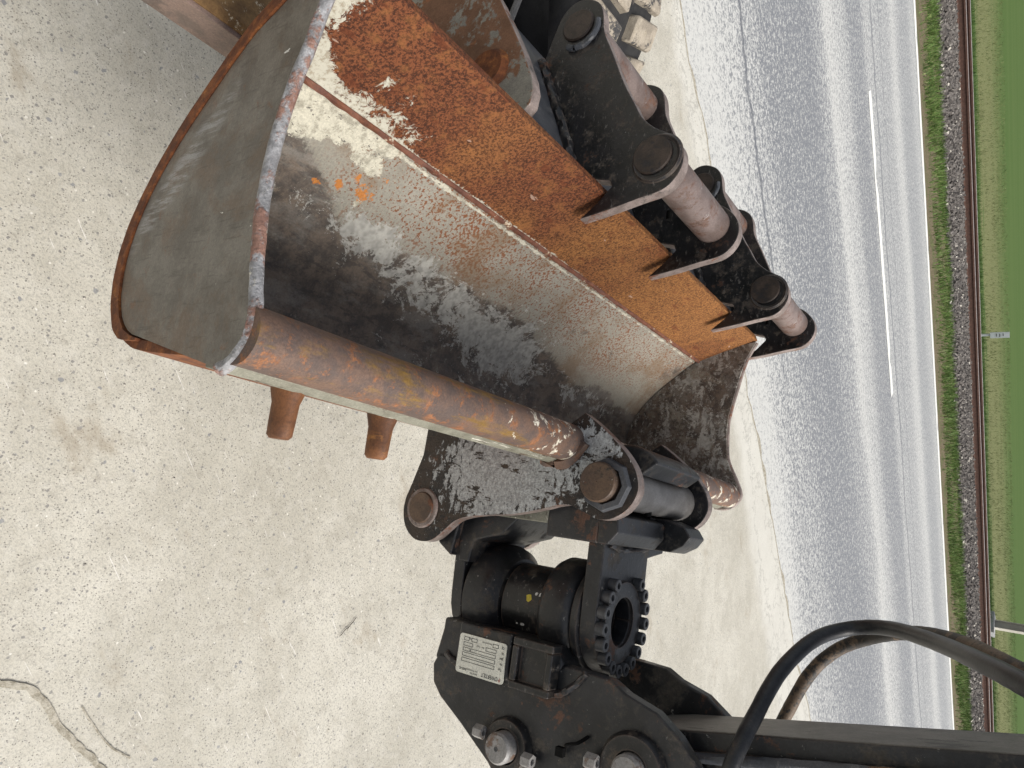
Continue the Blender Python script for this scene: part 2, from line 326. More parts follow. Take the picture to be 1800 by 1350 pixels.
def box(bm, e0, e1, t0, t1, w0, w1): return prism(bm, [(e0, w0), (e1, w0), (e1, w1), (e0, w1)], t0, t1)
def cyl(bm, c, axis, r, l0, l1, n=40, r2=None):
    """c = the two coordinates across the axis"""
    r2 = r if r2 is None else r2
    def ring(rr, l): return [bm.verts.new(V(*poly3(axis, c[0] + rr * math.cos(2 * PI * i / n), c[1] + rr * math.sin(2 * PI * i / n), l))) for i in range(n)]
    a, b = ring(r, l0), ring(r2, l1)
    bm.faces.new(a); bm.faces.new(b[::-1])
    for i in range(n): bm.faces.new((a[i], b[i], b[(i + 1) % n], a[(i + 1) % n]))
def lathe(bm, c, axis, prof, n=48):
    """closed profile of (radius, along)"""
    rings = [[bm.verts.new(V(*poly3(axis, c[0] + r * math.cos(2 * PI * i / n), c[1] + r * math.sin(2 * PI * i / n), l))) for i in range(n)] for r, l in prof]
    for a, b in zip(rings, rings[1:] + rings[:1]):
        for i in range(n): bm.faces.new((a[i], b[i], b[(i + 1) % n], a[(i + 1) % n]))
def done(bm, name, mats, parent=None, bevel=0.0, seg=2, smooth=35, sub=None):
    bmesh.ops.recalc_face_normals(bm, faces=bm.faces)
    me = bpy.data.meshes.new(name); bm.to_mesh(me); bm.free()
    o = link(name, me, mats, parent, smooth)
    if bevel:
        b = o.modifiers.new('bevel', 'BEVEL'); b.width = bevel; b.segments = seg; b.limit_method = 'ANGLE'; b.angle_limit = math.radians(30)
        b.harden_normals = True
    return o
def edge_mat(o, axis_index, idx=1):
    """give the narrow faces (those not facing along the extrusion) material slot idx"""
    for p in o.data.polygons:
        if abs(p.normal[axis_index]) < 0.5: p.material_index = idx
def spline(pts, n=8):
    out = []
    P = [Vector(p) for p in pts]
    for i in range(len(P) - 1):
        p0, p1, p2, p3 = P[max(i - 1, 0)], P[i], P[i + 1], P[min(i + 2, len(P) - 1)]
        for k in range(n):
            u = k / n
            out.append(0.5 * ((2 * p1) + (p2 - p0) * u + (2 * p0 - 5 * p1 + 4 * p2 - p3) * u * u + (3 * p1 - p0 - 3 * p2 + p3) * u ** 3))
    out.append(P[-1]); return out
def sweep(bm, path, r, n=16, wob=0.0):
    rings = []; up = Vector((0, 0, 1))
    for i, p in enumerate(path):
        d = (path[min(i + 1, len(path) - 1)] - path[max(i - 1, 0)]).normalized()
        x = d.cross(up)
        if x.length < 0.1: x = d.cross(Vector((1, 0, 0)))
        x.normalize(); y = d.cross(x); up = -y if False else up
        rr = (r(i / (len(path) - 1)) if callable(r) else r)
        rings.append([bm.verts.new(p + (x * math.cos(2 * PI * k / n) + y * math.sin(2 * PI * k / n)) * rr * (1 + wob * noise.noise(p * 60 + Vector((k, 0, 0))))) for k in range(n)])
    for a, b in zip(rings, rings[1:]):
        for k in range(n): bm.faces.new((a[k], a[(k + 1) % n], b[(k + 1) % n], b[k]))
    bm.faces.new(rings[0]); bm.faces.new(rings[-1][::-1])
def smooth_poly(pts, n=5, closed=True):
    """round the corners of a closed 2-D outline"""
    out = []; m_ = len(pts)
    for i in range(m_):
        p0, p1, p2, p3 = [Vector(pts[(i + k) % m_]) for k in (-1, 0, 1, 2)]
        for k in range(n):
            u = k / n
            q = 0.5 * ((2 * p1) + (p2 - p0) * u + (2 * p0 - 5 * p1 + 4 * p2 - p3) * u * u + (3 * p1 - p0 - 3 * p2 + p3) * u ** 3)
            out.append((q.x, q.y))
    return out
def point_attr(me, name, fn):
    a = me.attributes.new(name, 'FLOAT_COLOR', 'POINT')
    for i, v in enumerate(me.vertices):
        a.data[i].color = (*fn(v.co), 1)
def sm(a, b, x):
    x = max(0, min(1, (x - a) / (b - a))); return x * x * (3 - 2 * x)
def blob(t, s, ct, cs, rt, rs): return math.exp(-(((t - ct) / rt) ** 2 + ((s - cs) / rs) ** 2))

# ================================================================== THE SETTING (road frame: x along the road, y across it)
D = Vector((0.9251, 0.37972, 0)); NN = Vector((-0.37972, 0.9251, 0))
ROAD = Matrix((D, NN, Vector((0, 0, 1)))).transposed()
def road_obj(name, me, mats, parent=None, loc=(0, 0, 0)):
    o = link(name, me, mats, parent)
    if not parent: o.matrix_world = Matrix.Translation(ROAD @ Vector(loc)) @ ROAD.to_4x4()
    return o
def sheet(name, pts, z, mat):
    me = bpy.data.meshes.new(name); me.from_pydata([(x, y, z) for x, y in pts], [], [list(range(len(pts)))])
    me.update()
    if me.polygons[0].normal.z < 0: me.flip_normals()
    return tag(road_obj(name, me, mat), kind='structure')

def field_mat():
    g = G('meadow'); y = g.sep(g.tc)[1]
    n1 = g.noise(1.3, 6, 0.65, vec=g.mp((0.25, 1, 1))); n2 = g.noise(14, 5, 0.7); n3 = g.noise(0.35, 3, 0.5, vec=g.mp((0.12, 1, 1)))
    gr = g.mix(g.step(n2, 0.35, 0.65), (0.052, 0.096, 0.024), (0.090, 0.142, 0.038))
    gr = g.mix(g.math('MULTIPLY', g.step(n3, 0.45, 0.62), 0.25), gr, (0.11, 0.15, 0.05))
    dry = g.mix(g.step(n2, 0.38, 0.66), (0.105, 0.125, 0.045), (0.26, 0.245, 0.13))
    edge = g.math('ADD', y, g.math('MULTIPLY', g.math('SUBTRACT', n1, 0.5), 9.0))
    d = g.math('MULTIPLY', g.step(edge, 24.5, 26.0), g.math('SUBTRACT', 1.0, g.step(edge, 29, 40)))
    c = g.mix(g.math('MULTIPLY', d, 0.85), gr, dry)
    dk = g.math('SUBTRACT', 1.0, g.step(g.math('ADD', y, g.math('MULTIPLY', g.math('SUBTRACT', g.noise(1.0, 4, .6), .5), 1.6)), 24.6, 25.2))
    c = g.mix(g.math('MULTIPLY', dk, .8), c, (0.035, 0.070, 0.018))
    return g.out(c, 0.9, g.bump(n2, 0.15, 0.02), 0.1)
tag(sheet('field', [(-400, 23.2), (900, 23.2), (900, 1500), (-400, 1500)], 0.004, field_mat()), kind='structure')
def soil_mat():
    g = G('verge_soil'); n1 = g.noise(40, 5, 0.7); n2 = g.noise(3, 4, 0.6)
    c = g.mix(g.step(n1, 0.35, 0.65), (0.075, 0.06, 0.038), (0.24, 0.20, 0.13))
    c = g.mix(g.math('MULTIPLY', g.step(n2, 0.45, 0.62), .6), c, g.mix(n1, (0.06, 0.085, 0.03), (0.13, 0.16, 0.06)))
    return g.out(c, 0.95, g.bump(n1, 0.7, 0.02), 0.1)
sheet('verge', [(-60, 13.6), (300, 13.6), (300, 23.4), (-60, 23.4)], 0.0, soil_mat())

def asphalt_mat():
    g = G('bleached_asphalt'); x, y, z = g.sep(g.tc)
    wob = g.math('MULTIPLY', g.math('SUBTRACT', g.noise(0.8, 3, 0.5, vec=g.mp((0.3, 1, 1))), 0.5), 0.9)
    yy = g.math('ADD', y, wob)
    r = g.n('ShaderNodeValToRGB'); g.put(r.inputs[0], g.math('DIVIDE', g.math('SUBTRACT', yy, 4.0), 10.0))
    cr = r.color_ramp; cr.interpolation = 'EASE'
    stops = [(0.0, .50), (.07, .52), (.14, .34), (.22, .22), (.30, .20), (.36, .30), (.40, .48), (.445, .40), (.50, .24), (.545, .24), (.59, .38), (.64, .33), (.70, .34), (.77, .46), (.83, .30), (.88, .30), (.94, .40), (1.0, .36)]
    while len(cr.elements) < len(stops): cr.elements.new(0.5)
    for e, (p, v) in zip(cr.elements, stops): e.position = p; e.color = (v, v, v, 1)
    dust = g.sep(r.outputs[0])[0]
    st = g.noise(62, 3, 0.85); st2 = g.noise(24, 2, 0.6)
    stones = g.math('ADD', g.math('MULTIPLY', st, 0.66), g.math('MULTIPLY', st2, 0.34))
    sp = g.math('ADD', stones, g.math('MULTIPLY', g.math('SUBTRACT', dust, 0.30), 0.34))
    k = g.step(sp, 0.47, 0.57)
    c = g.mix(k, (0.125, 0.132, 0.148), (0.60, 0.60, 0.57))
    c = g.mix(g.math('MULTIPLY', g.step(dust, 0.40, 0.62), 0.45), c, (0.58, 0.575, 0.535))
    c = g.mix(0.25, c, g.mix(dust, (0.26, 0.275, 0.30), (0.64, 0.64, 0.61)))
    # repaired joints running along the road
    for off, wd, sc2, amp, al in ((5.40, 0.022, 1.6, 0.35, 0.75), (10.12, 0.03, 0.7, 0.35, 0.65), (10.62, 0.02, 0.9, 0.3, 0.35)):
        cy = g.math('ADD', y, g.math('MULTIPLY', g.math('SUBTRACT', g.noise(sc2, 6, 0.6, vec=g.mp((1, 0, 0), loc=(off, 0, 0))), 0.5), amp))
        dd = g.math('ABSOLUTE', g.math('SUBTRACT', cy, off))
        dd = g.math('ADD', dd, g.math('MULTIPLY', g.math('SUBTRACT', g.noise(18, 4, .8), .5), wd * 2.2))
        if off < 6: al = g.math('MULTIPLY', al, g.math('SUBTRACT', 1.0, g.math('MULTIPLY', g.step(x, 1.0, 2.6), .85)))
        c = g.mix(g.math('MULTIPLY', g.math('SUBTRACT', 1.0, g.step(dd, wd * 0.3, wd * 1.7)), al), c, (0.10, 0.108, 0.125))
    return g.out(c, g.mixf(k, 0.42, 0.6), g.bump(stones, 0.7, 0.006), 0.45)
sheet('road', [(-60, 4.0), (300, 4.0), (300, 13.9), (-60, 13.9)], 0.004, asphalt_mat())

def mark_mat():
    g = G('road_marking'); n1 = g.noise(60, 4, 0.7); n2 = g.noise(6, 5, 0.7)
    return g.out(g.mix(g.step(n1, 0.60, 0.72), (0.80, 0.80, 0.76), (0.42, 0.42, 0.42)), 0.6, g.bump(n1, 0.3, 0.002))
MARK = mark_mat()
def line(name, x0, x1, y0, y1, seed):
    n = int((x1 - x0) / 0.12); rnd = random.Random(seed); a, b = [], []
    for i in range(n + 1):
        x = x0 + (x1 - x0) * i / n
        a.append((x, y0 + rnd.uniform(-.008, .008) - (0.03 if rnd.random() < .02 else 0)))
        b.append((x, y1 + rnd.uniform(-.008, .008) - (rnd.uniform(.03, .1) if rnd.random() < .05 else 0)))
    return sheet(name, a + b[::-1], 0.008, MARK)
for k in range(-2, 8): line('centre_dash', 0.3 + k * 9.6, 4.15 + k * 9.6, 9.64, 9.80, k)
line('edge_line', -20, 120, 13.66, 13.86, 77)

def concrete_mat():
    g = G('weathered_concrete'); x, y, z = g.sep(g.tc)
    fine = g.noise(210, 4, 0.75); mid = g.noise(30, 6, 0.7); big = g.noise(1.6, 5, 0.6); med = g.noise(6, 5, 0.6)
    c = g.mix(g.step(big, 0.35, 0.65), (0.465, 0.44, 0.37), (0.575, 0.55, 0.475))
    c = g.mix(g.math('MULTIPLY', g.step(med, 0.46, 0.66), 0.5), c, (0.41, 0.385, 0.32))
    c = g.mix(g.math('MULTIPLY', g.step(fine, 0.48, 0.62), 0.55), c, (0.27, 0.26, 0.23))
    c = g.mix(g.math('MULTIPLY', g.step(mid, 0.50, 0.64), 0.25), c, (0.62, 0.60, 0.54))
    c = g.mix(g.math('MULTIPLY', g.step(g.noise(17, 8, .8, vec=g.mp(loc=(8, 3, 0))), 0.53, 0.66), 0.45), c, (0.30, 0.275, 0.225))
    # exposed aggregate: stones of several sizes and tones
    for sc2, lo, hi, rr, c1, c2 in ((44, 0.08, 0.15, 0.90, (0.17, 0.175, 0.185), (0.38, 0.38, 0.37)),
                                    (95, 0.10, 0.22, 0.76, (0.17, 0.165, 0.16), (0.34, 0.33, 0.30)),
                                    (230, 0.15, 0.28, 0.70, (0.15, 0.14, 0.125), (0.30, 0.28, 0.245)),
                                    (75, 0.08, 0.12, 0.93, (0.74, 0.73, 0.68), (0.66, 0.60, 0.48))):
        v = g.n('ShaderNodeTexVoronoi'); wv = g.n('ShaderNodeVectorMath', operation='ADD')
        g.put(wv.inputs[0], g.mp((1, 1, 0), loc=(sc2, sc2 * .3, 0), rot=(0, 0, sc2)))
        ns = g.n('ShaderNodeVectorMath', operation='SCALE'); g.put(ns.inputs[0], g.noise(sc2 * 1.6, 2, 0.6, col=True)); ns.inputs['Scale'].default_value = 0.55 / sc2
        g.t.links.new(ns.outputs[0], wv.inputs[1])
        g.t.links.new(wv.outputs[0], v.inputs['Vector']); v.inputs['Scale'].default_value = sc2
        cc = g.n('ShaderNodeSeparateColor'); g.t.links.new(v.outputs['Color'], cc.inputs[0])
        on = g.math('GREATER_THAN', cc.outputs[0], rr)
        size = g.math('ADD', lo, g.math('MULTIPLY', cc.outputs[1], hi))
        inn = g.math('SUBTRACT', 1.0, g.step(g.math('SUBTRACT', v.outputs['Distance'], size), -0.02, 0.05))
        c = g.mix(g.math('MULTIPLY', g.math('MULTIPLY', inn, on), 0.85), c, g.mix(cc.outputs[2], c1, c2))
    # brown damp stains and rusty smears
    st = g.noise(3.2, 6, 0.7, vec=g.mp((1, 1.6, 1), loc=(3.3, 1.1, 0)))
    c = g.mix(g.math('MULTIPLY', g.step(st, 0.57, 0.72), 0.55), c, (0.30, 0.25, 0.18))
    # white drag scratches
    for r_, sc2, th in ((0.35, 5.0, 0.70), (0.9, 4.2, 0.715), (1.9, 6.0, 0.72)):
        sv = g.noise(sc2, 3, 0.6, vec=g.mp((1.2, 26, 1), rot=(0, 0, r_)))
        br = g.noise(60, 4, 0.8)
        c = g.mix(g.math('MULTIPLY', g.step(g.math('ADD', sv, g.math('MULTIPLY', g.math('SUBTRACT', br, 0.5), 0.12)), th, th + 0.02), 0.75), c, (0.76, 0.74, 0.70))
    # crumbling pale rim by the road
    rim = g.step(g.math('ADD', y, g.math('MULTIPLY', g.math('SUBTRACT', g.noise(2.2, 4, 0.6), 0.5), 0.35)), 4.12, 4.32)
    va_ = g.n('ShaderNodeVectorMath', operation='ADD'); g.put(va_.inputs[0], g.mp((0.35, 1.9, 0)))
    vs2 = g.n('ShaderNodeVectorMath', operation='SCALE'); g.put(vs2.inputs[0], g.noise(5, 5, 0.7, col=True)); vs2.inputs['Scale'].default_value = 0.7
    g.t.links.new(vs2.outputs[0], va_.inputs[1]); cv = g.voro(2.2, 'DISTANCE_TO_EDGE', vec=va_.outputs[0])
    c = g.mix(g.math('MULTIPLY', rim, 0.55), c, (0.66, 0.65, 0.60))
    c = g.mix(g.math('MULTIPLY', g.math('MULTIPLY', rim, g.math('SUBTRACT', 1.0, g.step(cv, 0.004, 0.035))), 0.5), c, (0.25, 0.24, 0.21))
    hh = g.math('ADD', g.math('MULTIPLY', fine, 0.5), mid)
    return g.out(c, 0.62, g.bump(hh, 0.5, 0.004), 0.5)
edge = [(-0.58, 4.33), (0.12, 4.43), (0.75, 4.46), (1.98, 4.56), (2.75, 4.65), (4.25, 4.77), (5.31, 4.95)]
def edge_y(x):
    if x < edge[0][0]: return 4.33 + 0.07 * (x + 0.58)
    for (a, ya), (b, yb) in zip(edge, edge[1:]):
        if x <= b: return ya + (yb - ya) * (x - a) / (b - a)
    return 4.95 + 0.05 * (x - 5.31)
ep = []
for i in range(700):
    x = -14 + i * 0.05
    ep.append((x, edge_y(x) + 0.05 * noise.noise(Vector((x * 2.3, 0, 0))) + 0.025 * noise.noise(Vector((x * 9, 5, 0))) + 0.008 * noise.noise(Vector((x * 40, 5, 0)))))
sheet('concrete_yard', [(-14, -14), (20.95, -14)] + ep[::-1], 0.008, concrete_mat())
# soil in the joint between yard and road
def joint_mat():
    g = G('joint_soil'); n1 = g.noise(60, 5, 0.7)
    return g.out(g.mix(g.step(n1, 0.35, 0.65), (0.27, 0.245, 0.19), (0.46, 0.43, 0.36)), 0.95, g.bump(n1, 0.8, 0.006), 0.1)
JM = joint_mat()
js = []
for x, y in ep: js.append((x, y + 0.022 + 0.06 * abs(noise.noise(Vector((x * 4, 9, 0))))))
sheet('road_joint', [(x, y - 0.03) for x, y in ep] + js[::-1], 0.0060, JM)
# soil filled crack in the yard, near left
def ground_px(x, y):
    r_ = ray(x, y); t_ = -CAM.z / r_.z; P = CAM + r_ * t_
    return (P.dot(D), P.dot(NN))
def crack(name, px, wd, seed):
    P = [Vector((*ground_px(x, y), 0)) for x, y in px]; P = spline(P, 14); a, b = [], []
    for i, p in enumerate(P):
        d = (P[min(i + 1, len(P) - 1)] - P[max(i - 1, 0)]).normalized(); n_ = Vector((-d.y, d.x, 0))
        w1 = wd * (0.6 + 0.9 * abs(noise.noise(p * 22 + Vector((seed, 0, 0))))); w2 = wd * (0.6 + 0.9 * abs(noise.noise(p * 25 + Vector((0, seed, 3)))))
        a.append((p + n_ * w1)[:2]); b.append((p - n_ * w2)[:2])
    return sheet(name, [tuple(q) for q in a] + [tuple(q) for q in b[::-1]], 0.0115, JM)
crack('yard_crack', [(-60, 1185), (0, 1200), (50, 1208), (82, 1245), (100, 1275), (135, 1310), (170, 1345), (230, 1410)], 0.0085, 1)
crack('yard_crack', [(140, 1240), (160, 1272), (190, 1310), (225, 1330)], 0.0022, 4)

# ------------------------------------------------------------------ verge grass, ballast (stuff)
def mesh_np(name, verts, faces, mat):
    me = bpy.data.meshes.new(name); me.from_pydata(verts, [], faces); me.update()
    return me
def grass_mat(name, c1, c2, c3):
    g = G(name); n1 = g.noise(2.5, 4, 0.6); n2 = g.noise(50, 2, 0.5)
    c = g.mix(g.step(n1, 0.4, 0.62), c1, c2)
    return g.out(g.mix(g.step(n2, 0.5, 0.65), c, c3), 0.6, None, 0.2)
def blades(name, n, region, h, mat, seed, keep=None):
    rnd = random.Random(seed); vs, fs = [], []
    for _ in range(n):
        x = rnd.uniform(region[0], region[1]); y = rnd.uniform(region[2], region[3])
        if keep and not keep(x, y, rnd): continue
        hh = h * rnd.uniform(0.4, 1.2); a = rnd.uniform(0, PI * 2); wd = rnd.uniform(.004, .009)
        dx, dy = math.cos(a) * wd, math.sin(a) * wd; lx, ly = rnd.gauss(0, .35) * hh, rnd.gauss(0, .35) * hh
        i = len(vs); vs += [(x - dx, y - dy, 0), (x + dx, y + dy, 0), (x + lx * .5 + dx * .6, y + ly * .5 + dy * .6, hh * .6), (x + lx * .5 - dx * .6, y + ly * .5 - dy * .6, hh * .6), (x + lx, y + ly, hh)]
        fs += [(i, i + 1, i + 2, i + 3), (i + 3, i + 2, i + 4)]
    return tag(road_obj(name, mesh_np(name, vs, fs, mat), mat), kind='stuff')
def keepv(x, y, r): 
    v = noise.noise(Vector((x * .7, y * 1.6, 2)))
    return r.random() < (0.25 + 0.8 * sm(-.25, .25, v)) * (0.10 if y < 14.55 + .4 * noise.noise(Vector((x * .8, 0, 7))) else 1)
tag(blades('verge_grass', 52000, (-5, 24, 14.2, 16.55), 0.11, grass_mat('verge_grass_blades', (0.058, 0.125, 0.024), (0.115, 0.20, 0.048), (0.22, 0.24, 0.10)), 3, keepv),
    'strip of uneven green grass between the road edge and the railway ballast', 'grass')
tag(blades('far_grass', 9000, (-5, 34, 23.3, 24.6), 0.13, grass_mat('track_edge_grass', (0.035, 0.085, 0.015), (0.07, 0.13, 0.025), (0.12, 0.16, 0.05)), 5),
    'line of darker green grass along the far side of the railway', 'grass')
def keepf(x, y, r): return r.random() < .25 + .75 * sm(-.2, .3, noise.noise(Vector((x * .25, y * .9, 4))))
tag(blades('meadow_grass', 42000, (-6, 46, 24.4, 40), 0.10, grass_mat('meadow_blades', (0.075, 0.115, 0.035), (0.14, 0.17, 0.06), (0.26, 0.25, 0.13)), 9, keepf),
    'short mixed green and straw coloured grass of the field beyond the railway', 'grass')
def ballast():
    rnd = random.Random(11); vs, fs = [], []
    cube = [(-1, -1, -1), (1, -1, -1), (1, 1, -1), (-1, 1, -1), (-1, -1, 1), (1, -1, 1), (1, 1, 1), (-1, 1, 1)]
    cf = [(0, 3, 2, 1), (4, 5, 6, 7), (0, 1, 5, 4), (1, 2, 6, 5), (2, 3, 7, 6), (3, 0, 4, 7)]
    def hz(y): return 0.08 * sm(16.2, 17.4, y)
    for _ in range(34000):
        x = rnd.uniform(-4, 27); y = rnd.uniform(16.35, 22.0) if rnd.random() < .3 else rnd.uniform(16.3, 19.3)
        if y < 16.5 + .22 * noise.noise(Vector((x * 1.3, 0, 1))): continue
        s0 = rnd.uniform(.022, .048); z = hz(y) - 0.012 + rnd.uniform(0, .04)
        q = Matrix.Rotation(rnd.uniform(0, 6.3), 3, Vector((rnd.gauss(0, 1), rnd.gauss(0, 1), rnd.gauss(0, 1))).normalized())
        sx, sy, sz = [rnd.uniform(.6, 1.15) * s0 for _ in range(3)]
        i = len(vs)
        for c in cube:
            v = Vector((c[0] * sx * rnd.uniform(.45, 1), c[1] * sy * rnd.uniform(.45, 1), c[2] * sz * rnd.uniform(.45, 1)))
            v = q @ v; vs.append((x + v.x, y + v.y, z + v.z))
        fs += [tuple(i + k for k in f) for f in cf]
    # the bank under the stones
    i0 = len(vs); ys = [16.35, 17, 17.4, 18.2, 19.4, 22.3]
    for y in ys: vs += [(-30, y, hz(y) - .02 if y > 16.4 else -0.02), (80, y, hz(y) - .02 if y > 16.4 else -0.02)]
    for k in range(len(ys) - 1): fs.append((i0 + 2 * k, i0 + 2 * k + 1, i0 + 2 * k + 3, i0 + 2 * k + 2))
    g = G('ballast_stone')
    r_ = g.n('ShaderNodeNewGeometry').outputs['Random Per Island']
    c = g.mix(r_, (0.065, 0.060, 0.055), (0.22, 0.205, 0.19))
    c = g.mix(g.math('GREATER_THAN', r_, 0.965), c, (0.60, 0.57, 0.5))
    mt = g.out(g.mix(g.noise(40, 3, 0.6), g.mix(0.5, c, (0.12, 0.10, 0.09)), c), 0.85, None, 0.3)
    o = road_obj('ballast', mesh_np('ballast', vs, fs, mt), mt)
    o.data.set_sharp_from_angle(angle=0.1)
    return tag(o, 'grey crushed stone bank carrying the railway track', 'ballast', kind='stuff')
ballast()

# railway track
def rthing(name, loc, label, cat, group=None):
    o = bpy.data.objects.new(name, None); COL.objects.link(o)
    o.matrix_world = Matrix.Translation(ROAD @ Vector(loc)) @ ROAD.to_4x4()
    return tag(o, label, cat, group)
rail_rust = layered('rail_rust', ((0.075, 0.040, 0.030), (0.11, 0.060, 0.044), 20), [], 0.8)
rail_top = layered('rail_head', ((0.30, 0.27, 0.26), (0.22, 0.18, 0.16), 12), [], 0.35, bst=0.05)
trk = rthing('railway_track', (8, 19.68, 0.075), 'pair of rusty brown rails on sleepers beyond the ballast bank', 'railway track')
def rail(y0):
    pr = [(-.075, 0), (.075, 0), (.075, .014), (.012, .03), (.010, .12), (.036, .13), (.036, .165), (.028, .172), (-.028, .172), (-.036, .165), (-.036, .13), (-.010, .12), (-.012, .03), (-.075, .014)]
    n = len(pr); vs = [(x, y0 + a, b + .03) for x in (-45, 90) for a, b in pr]
    fs = [tuple(range(n)), tuple(range(2 * n - 1, n - 1, -1))] + [(i, i + n, (i + 1) % n + n, (i + 1) % n) for i in range(n)]
    me = mesh_np('rail', vs, fs, None); o = link('rail', me, [rail_rust, rail_top], trk)
    for p in me.polygons:
        if p.center.z > .195 and abs(p.normal.z) > .5: p.material_index = 1
for y in (-.53, .52): rail(y)
sleeper_m = layered('sleeper_wood', ((0.10, 0.075, 0.055), (0.16, 0.12, 0.09), 14), [], 0.9)
sv = [(x, y, z) for x in (-.13, .13) for y in (-1.0, 1.0) for z in (-.12, .028)]
sf = [(0, 1, 3, 2), (4, 6, 7, 5), (0, 4, 5, 1), (2, 3, 7, 6), (0, 2, 6, 4), (1, 5, 7, 3)]
sme = mesh_np('sleeper', sv, sf, None); s0 = link('sleeper', sme, sleeper_m, trk); s0.location = (-12, 0, 0)
for k in range(1, 50):
    c = s0.copy(); COL.objects.link(c); c.parent = trk; c.location = (-12 + k * .62, 0, 0)
# side wall of planks in front of the near rail
# concrete cable trough beyond the track
cm = layered('trough_concrete', ((0.30, 0.31, 0.33), (0.40, 0.40, 0.41), 8), [((0.2, 0.2, 0.2), (0.25, 0.24, 0.22), 5, 0.52, 0.62, 0.8)], 0.8)
bm = bmesh.new(); BASE = Vector((0, 0, 0))
def rbox(bm, x0, x1, y0, y1, z0, z1):
    bmesh.ops.create_cube(bm, size=1, matrix=Matrix.Translation(((x0 + x1) / 2, (y0 + y1) / 2, (z0 + z1) / 2)) @ Matrix.Diagonal((x1 - x0, y1 - y0, z1 - z0, 1)))
for k in range(60): rbox(bm, -22 + k * 1.5, -22 + k * 1.5 + 1.485, -.12, .12, 0, .21 + random.uniform(-.006, .006))
me = bpy.data.meshes.new('cable_trough'); bm.to_mesh(me); bm.free()
ct = road_obj('cable_trough', me, cm, loc=(0, 22.5, -0.14))
tag(ct, 'long grey concrete cable trough running behind the far rail', 'cable trough')
# small sign on a post
sign = rthing('track_sign', (8.0, 23.2, 0.0), 'small grey sign board on a short post behind the rails', 'sign')
gm = layered('sign_grey', ((0.34, 0.38, 0.38), (0.28, 0.32, 0.32), 12), [], 0.5)
bm = bmesh.new(); rbox(bm, -.03, .03, -.03, .03, -.15, .30); me = bpy.data.meshes.new('post'); bm.to_mesh(me); bm.free(); link('post', me, gm, sign)
bm = bmesh.new(); rbox(bm, -.085, .085, -.06, -.034, .28, .74); me = bpy.data.meshes.new('sign_board'); bm.to_mesh(me); bm.free(); sb = link('sign_board', me, gm, sign)
sign.rotation_euler.rotate_axis('Y', 0.0)
for k, (x0, x1) in enumerate(((-.05, .04), (-.045, .05), (-.05, .03))):
    bm = bmesh.new(); rbox(bm, x0, x1, -.064, -.061, .42 + k * .08, .44 + k * .08)
    me = bpy.data.meshes.new('lettering'); bm.to_mesh(me); bm.free(); link('lettering', me, M['ink'], sb)
# catenary mast
mast = rthing('catenary_mast', (18.5, 23.7, 0.0), 'tall pale steel mast on a concrete foot beyond the rails', 'mast')
mm = layered('mast_steel', ((0.50, 0.48, 0.42), (0.42, 0.40, 0.35), 3), [((0.25, 0.22, 0.18), (0.2, 0.17, 0.14), 5, 0.62, 0.68, 0.7)], 0.6)
bm = bmesh.new(); rbox(bm, -.16, .16, -.13, -.115, .15, 7.5); rbox(bm, -.16, .16, .115, .13, .15, 7.5); rbox(bm, -.008, .008, -.112, .112, .15, 7.5)
for k in range(8): rbox(bm, -.165, .165, -.16, -.132, 1.1 + k * .85, 1.14 + k * .85)
me = bpy.data.meshes.new('mast_post'); bm.to_mesh(me); bm.free(); link('mast_post', me, mm, mast)
bm = bmesh.new(); rbox(bm, -.35, .35, -.35, .35, -.1, .15); me = bpy.data.meshes.new('foot_block'); bm.to_mesh(me); bm.free(); link('foot_block', me, cm, mast)
mast.rotation_euler.rotate_axis('Z', math.radians(38))

# ================================================================== MAIN BUCKET
L = 2.2
tb = bthing('grading_bucket', (-.18, 1.1, -.49), 'big open grading bucket with orange rusted lip and grey end plate, held by the coupler', 'excavator bucket')
prof = [(-.63, .02), (-.605, -.045), (-.578, -.115), (-.545, -.195), (-.505, -.25), (-.46, -.302), (-.42, -.348), (-.38, -.388), (-.33, -.43), (-.28, -.461), (-.23, -.481), (-.18, -.49), (-.13, -.487), (-.085, -.474), (-.05, -.452), (-.022, -.42), (-.007, -.38), (0, -.33), (.006, -.26), (.012, -.18), (.02, -.06)]
def resample(p, n):
    q = [Vector((a, b)) for a, b in p]; ds = [0]
    for a, b in zip(q, q[1:]): ds.append(ds[-1] + (b - a).length)
    out = []
    for i in range(n + 1):
        s = ds[-1] * i / n; k = 0
        while k < len(ds) - 2 and ds[k + 1] < s: k += 1
        out.append((q[k].lerp(q[k + 1], (s - ds[k]) / (ds[k + 1] - ds[k])), s))
    return out
RS = resample(prof, 100)
def offs(i, d):
    a = RS[max(i - 1, 0)][0]; b = RS[min(i + 1, len(RS) - 1)][0]; t_ = (b - a).normalized()
    return RS[i][0] + Vector((t_.y, -t_.x)) * d      # to the right of travel = outwards is negative
def dent(t, s): return 0.006 * noise.noise(Vector((t * 1.6, s * 3, 0))) * sm(.26, .45, s) * sm(0, .15, t) * sm(L, L - .15, t)
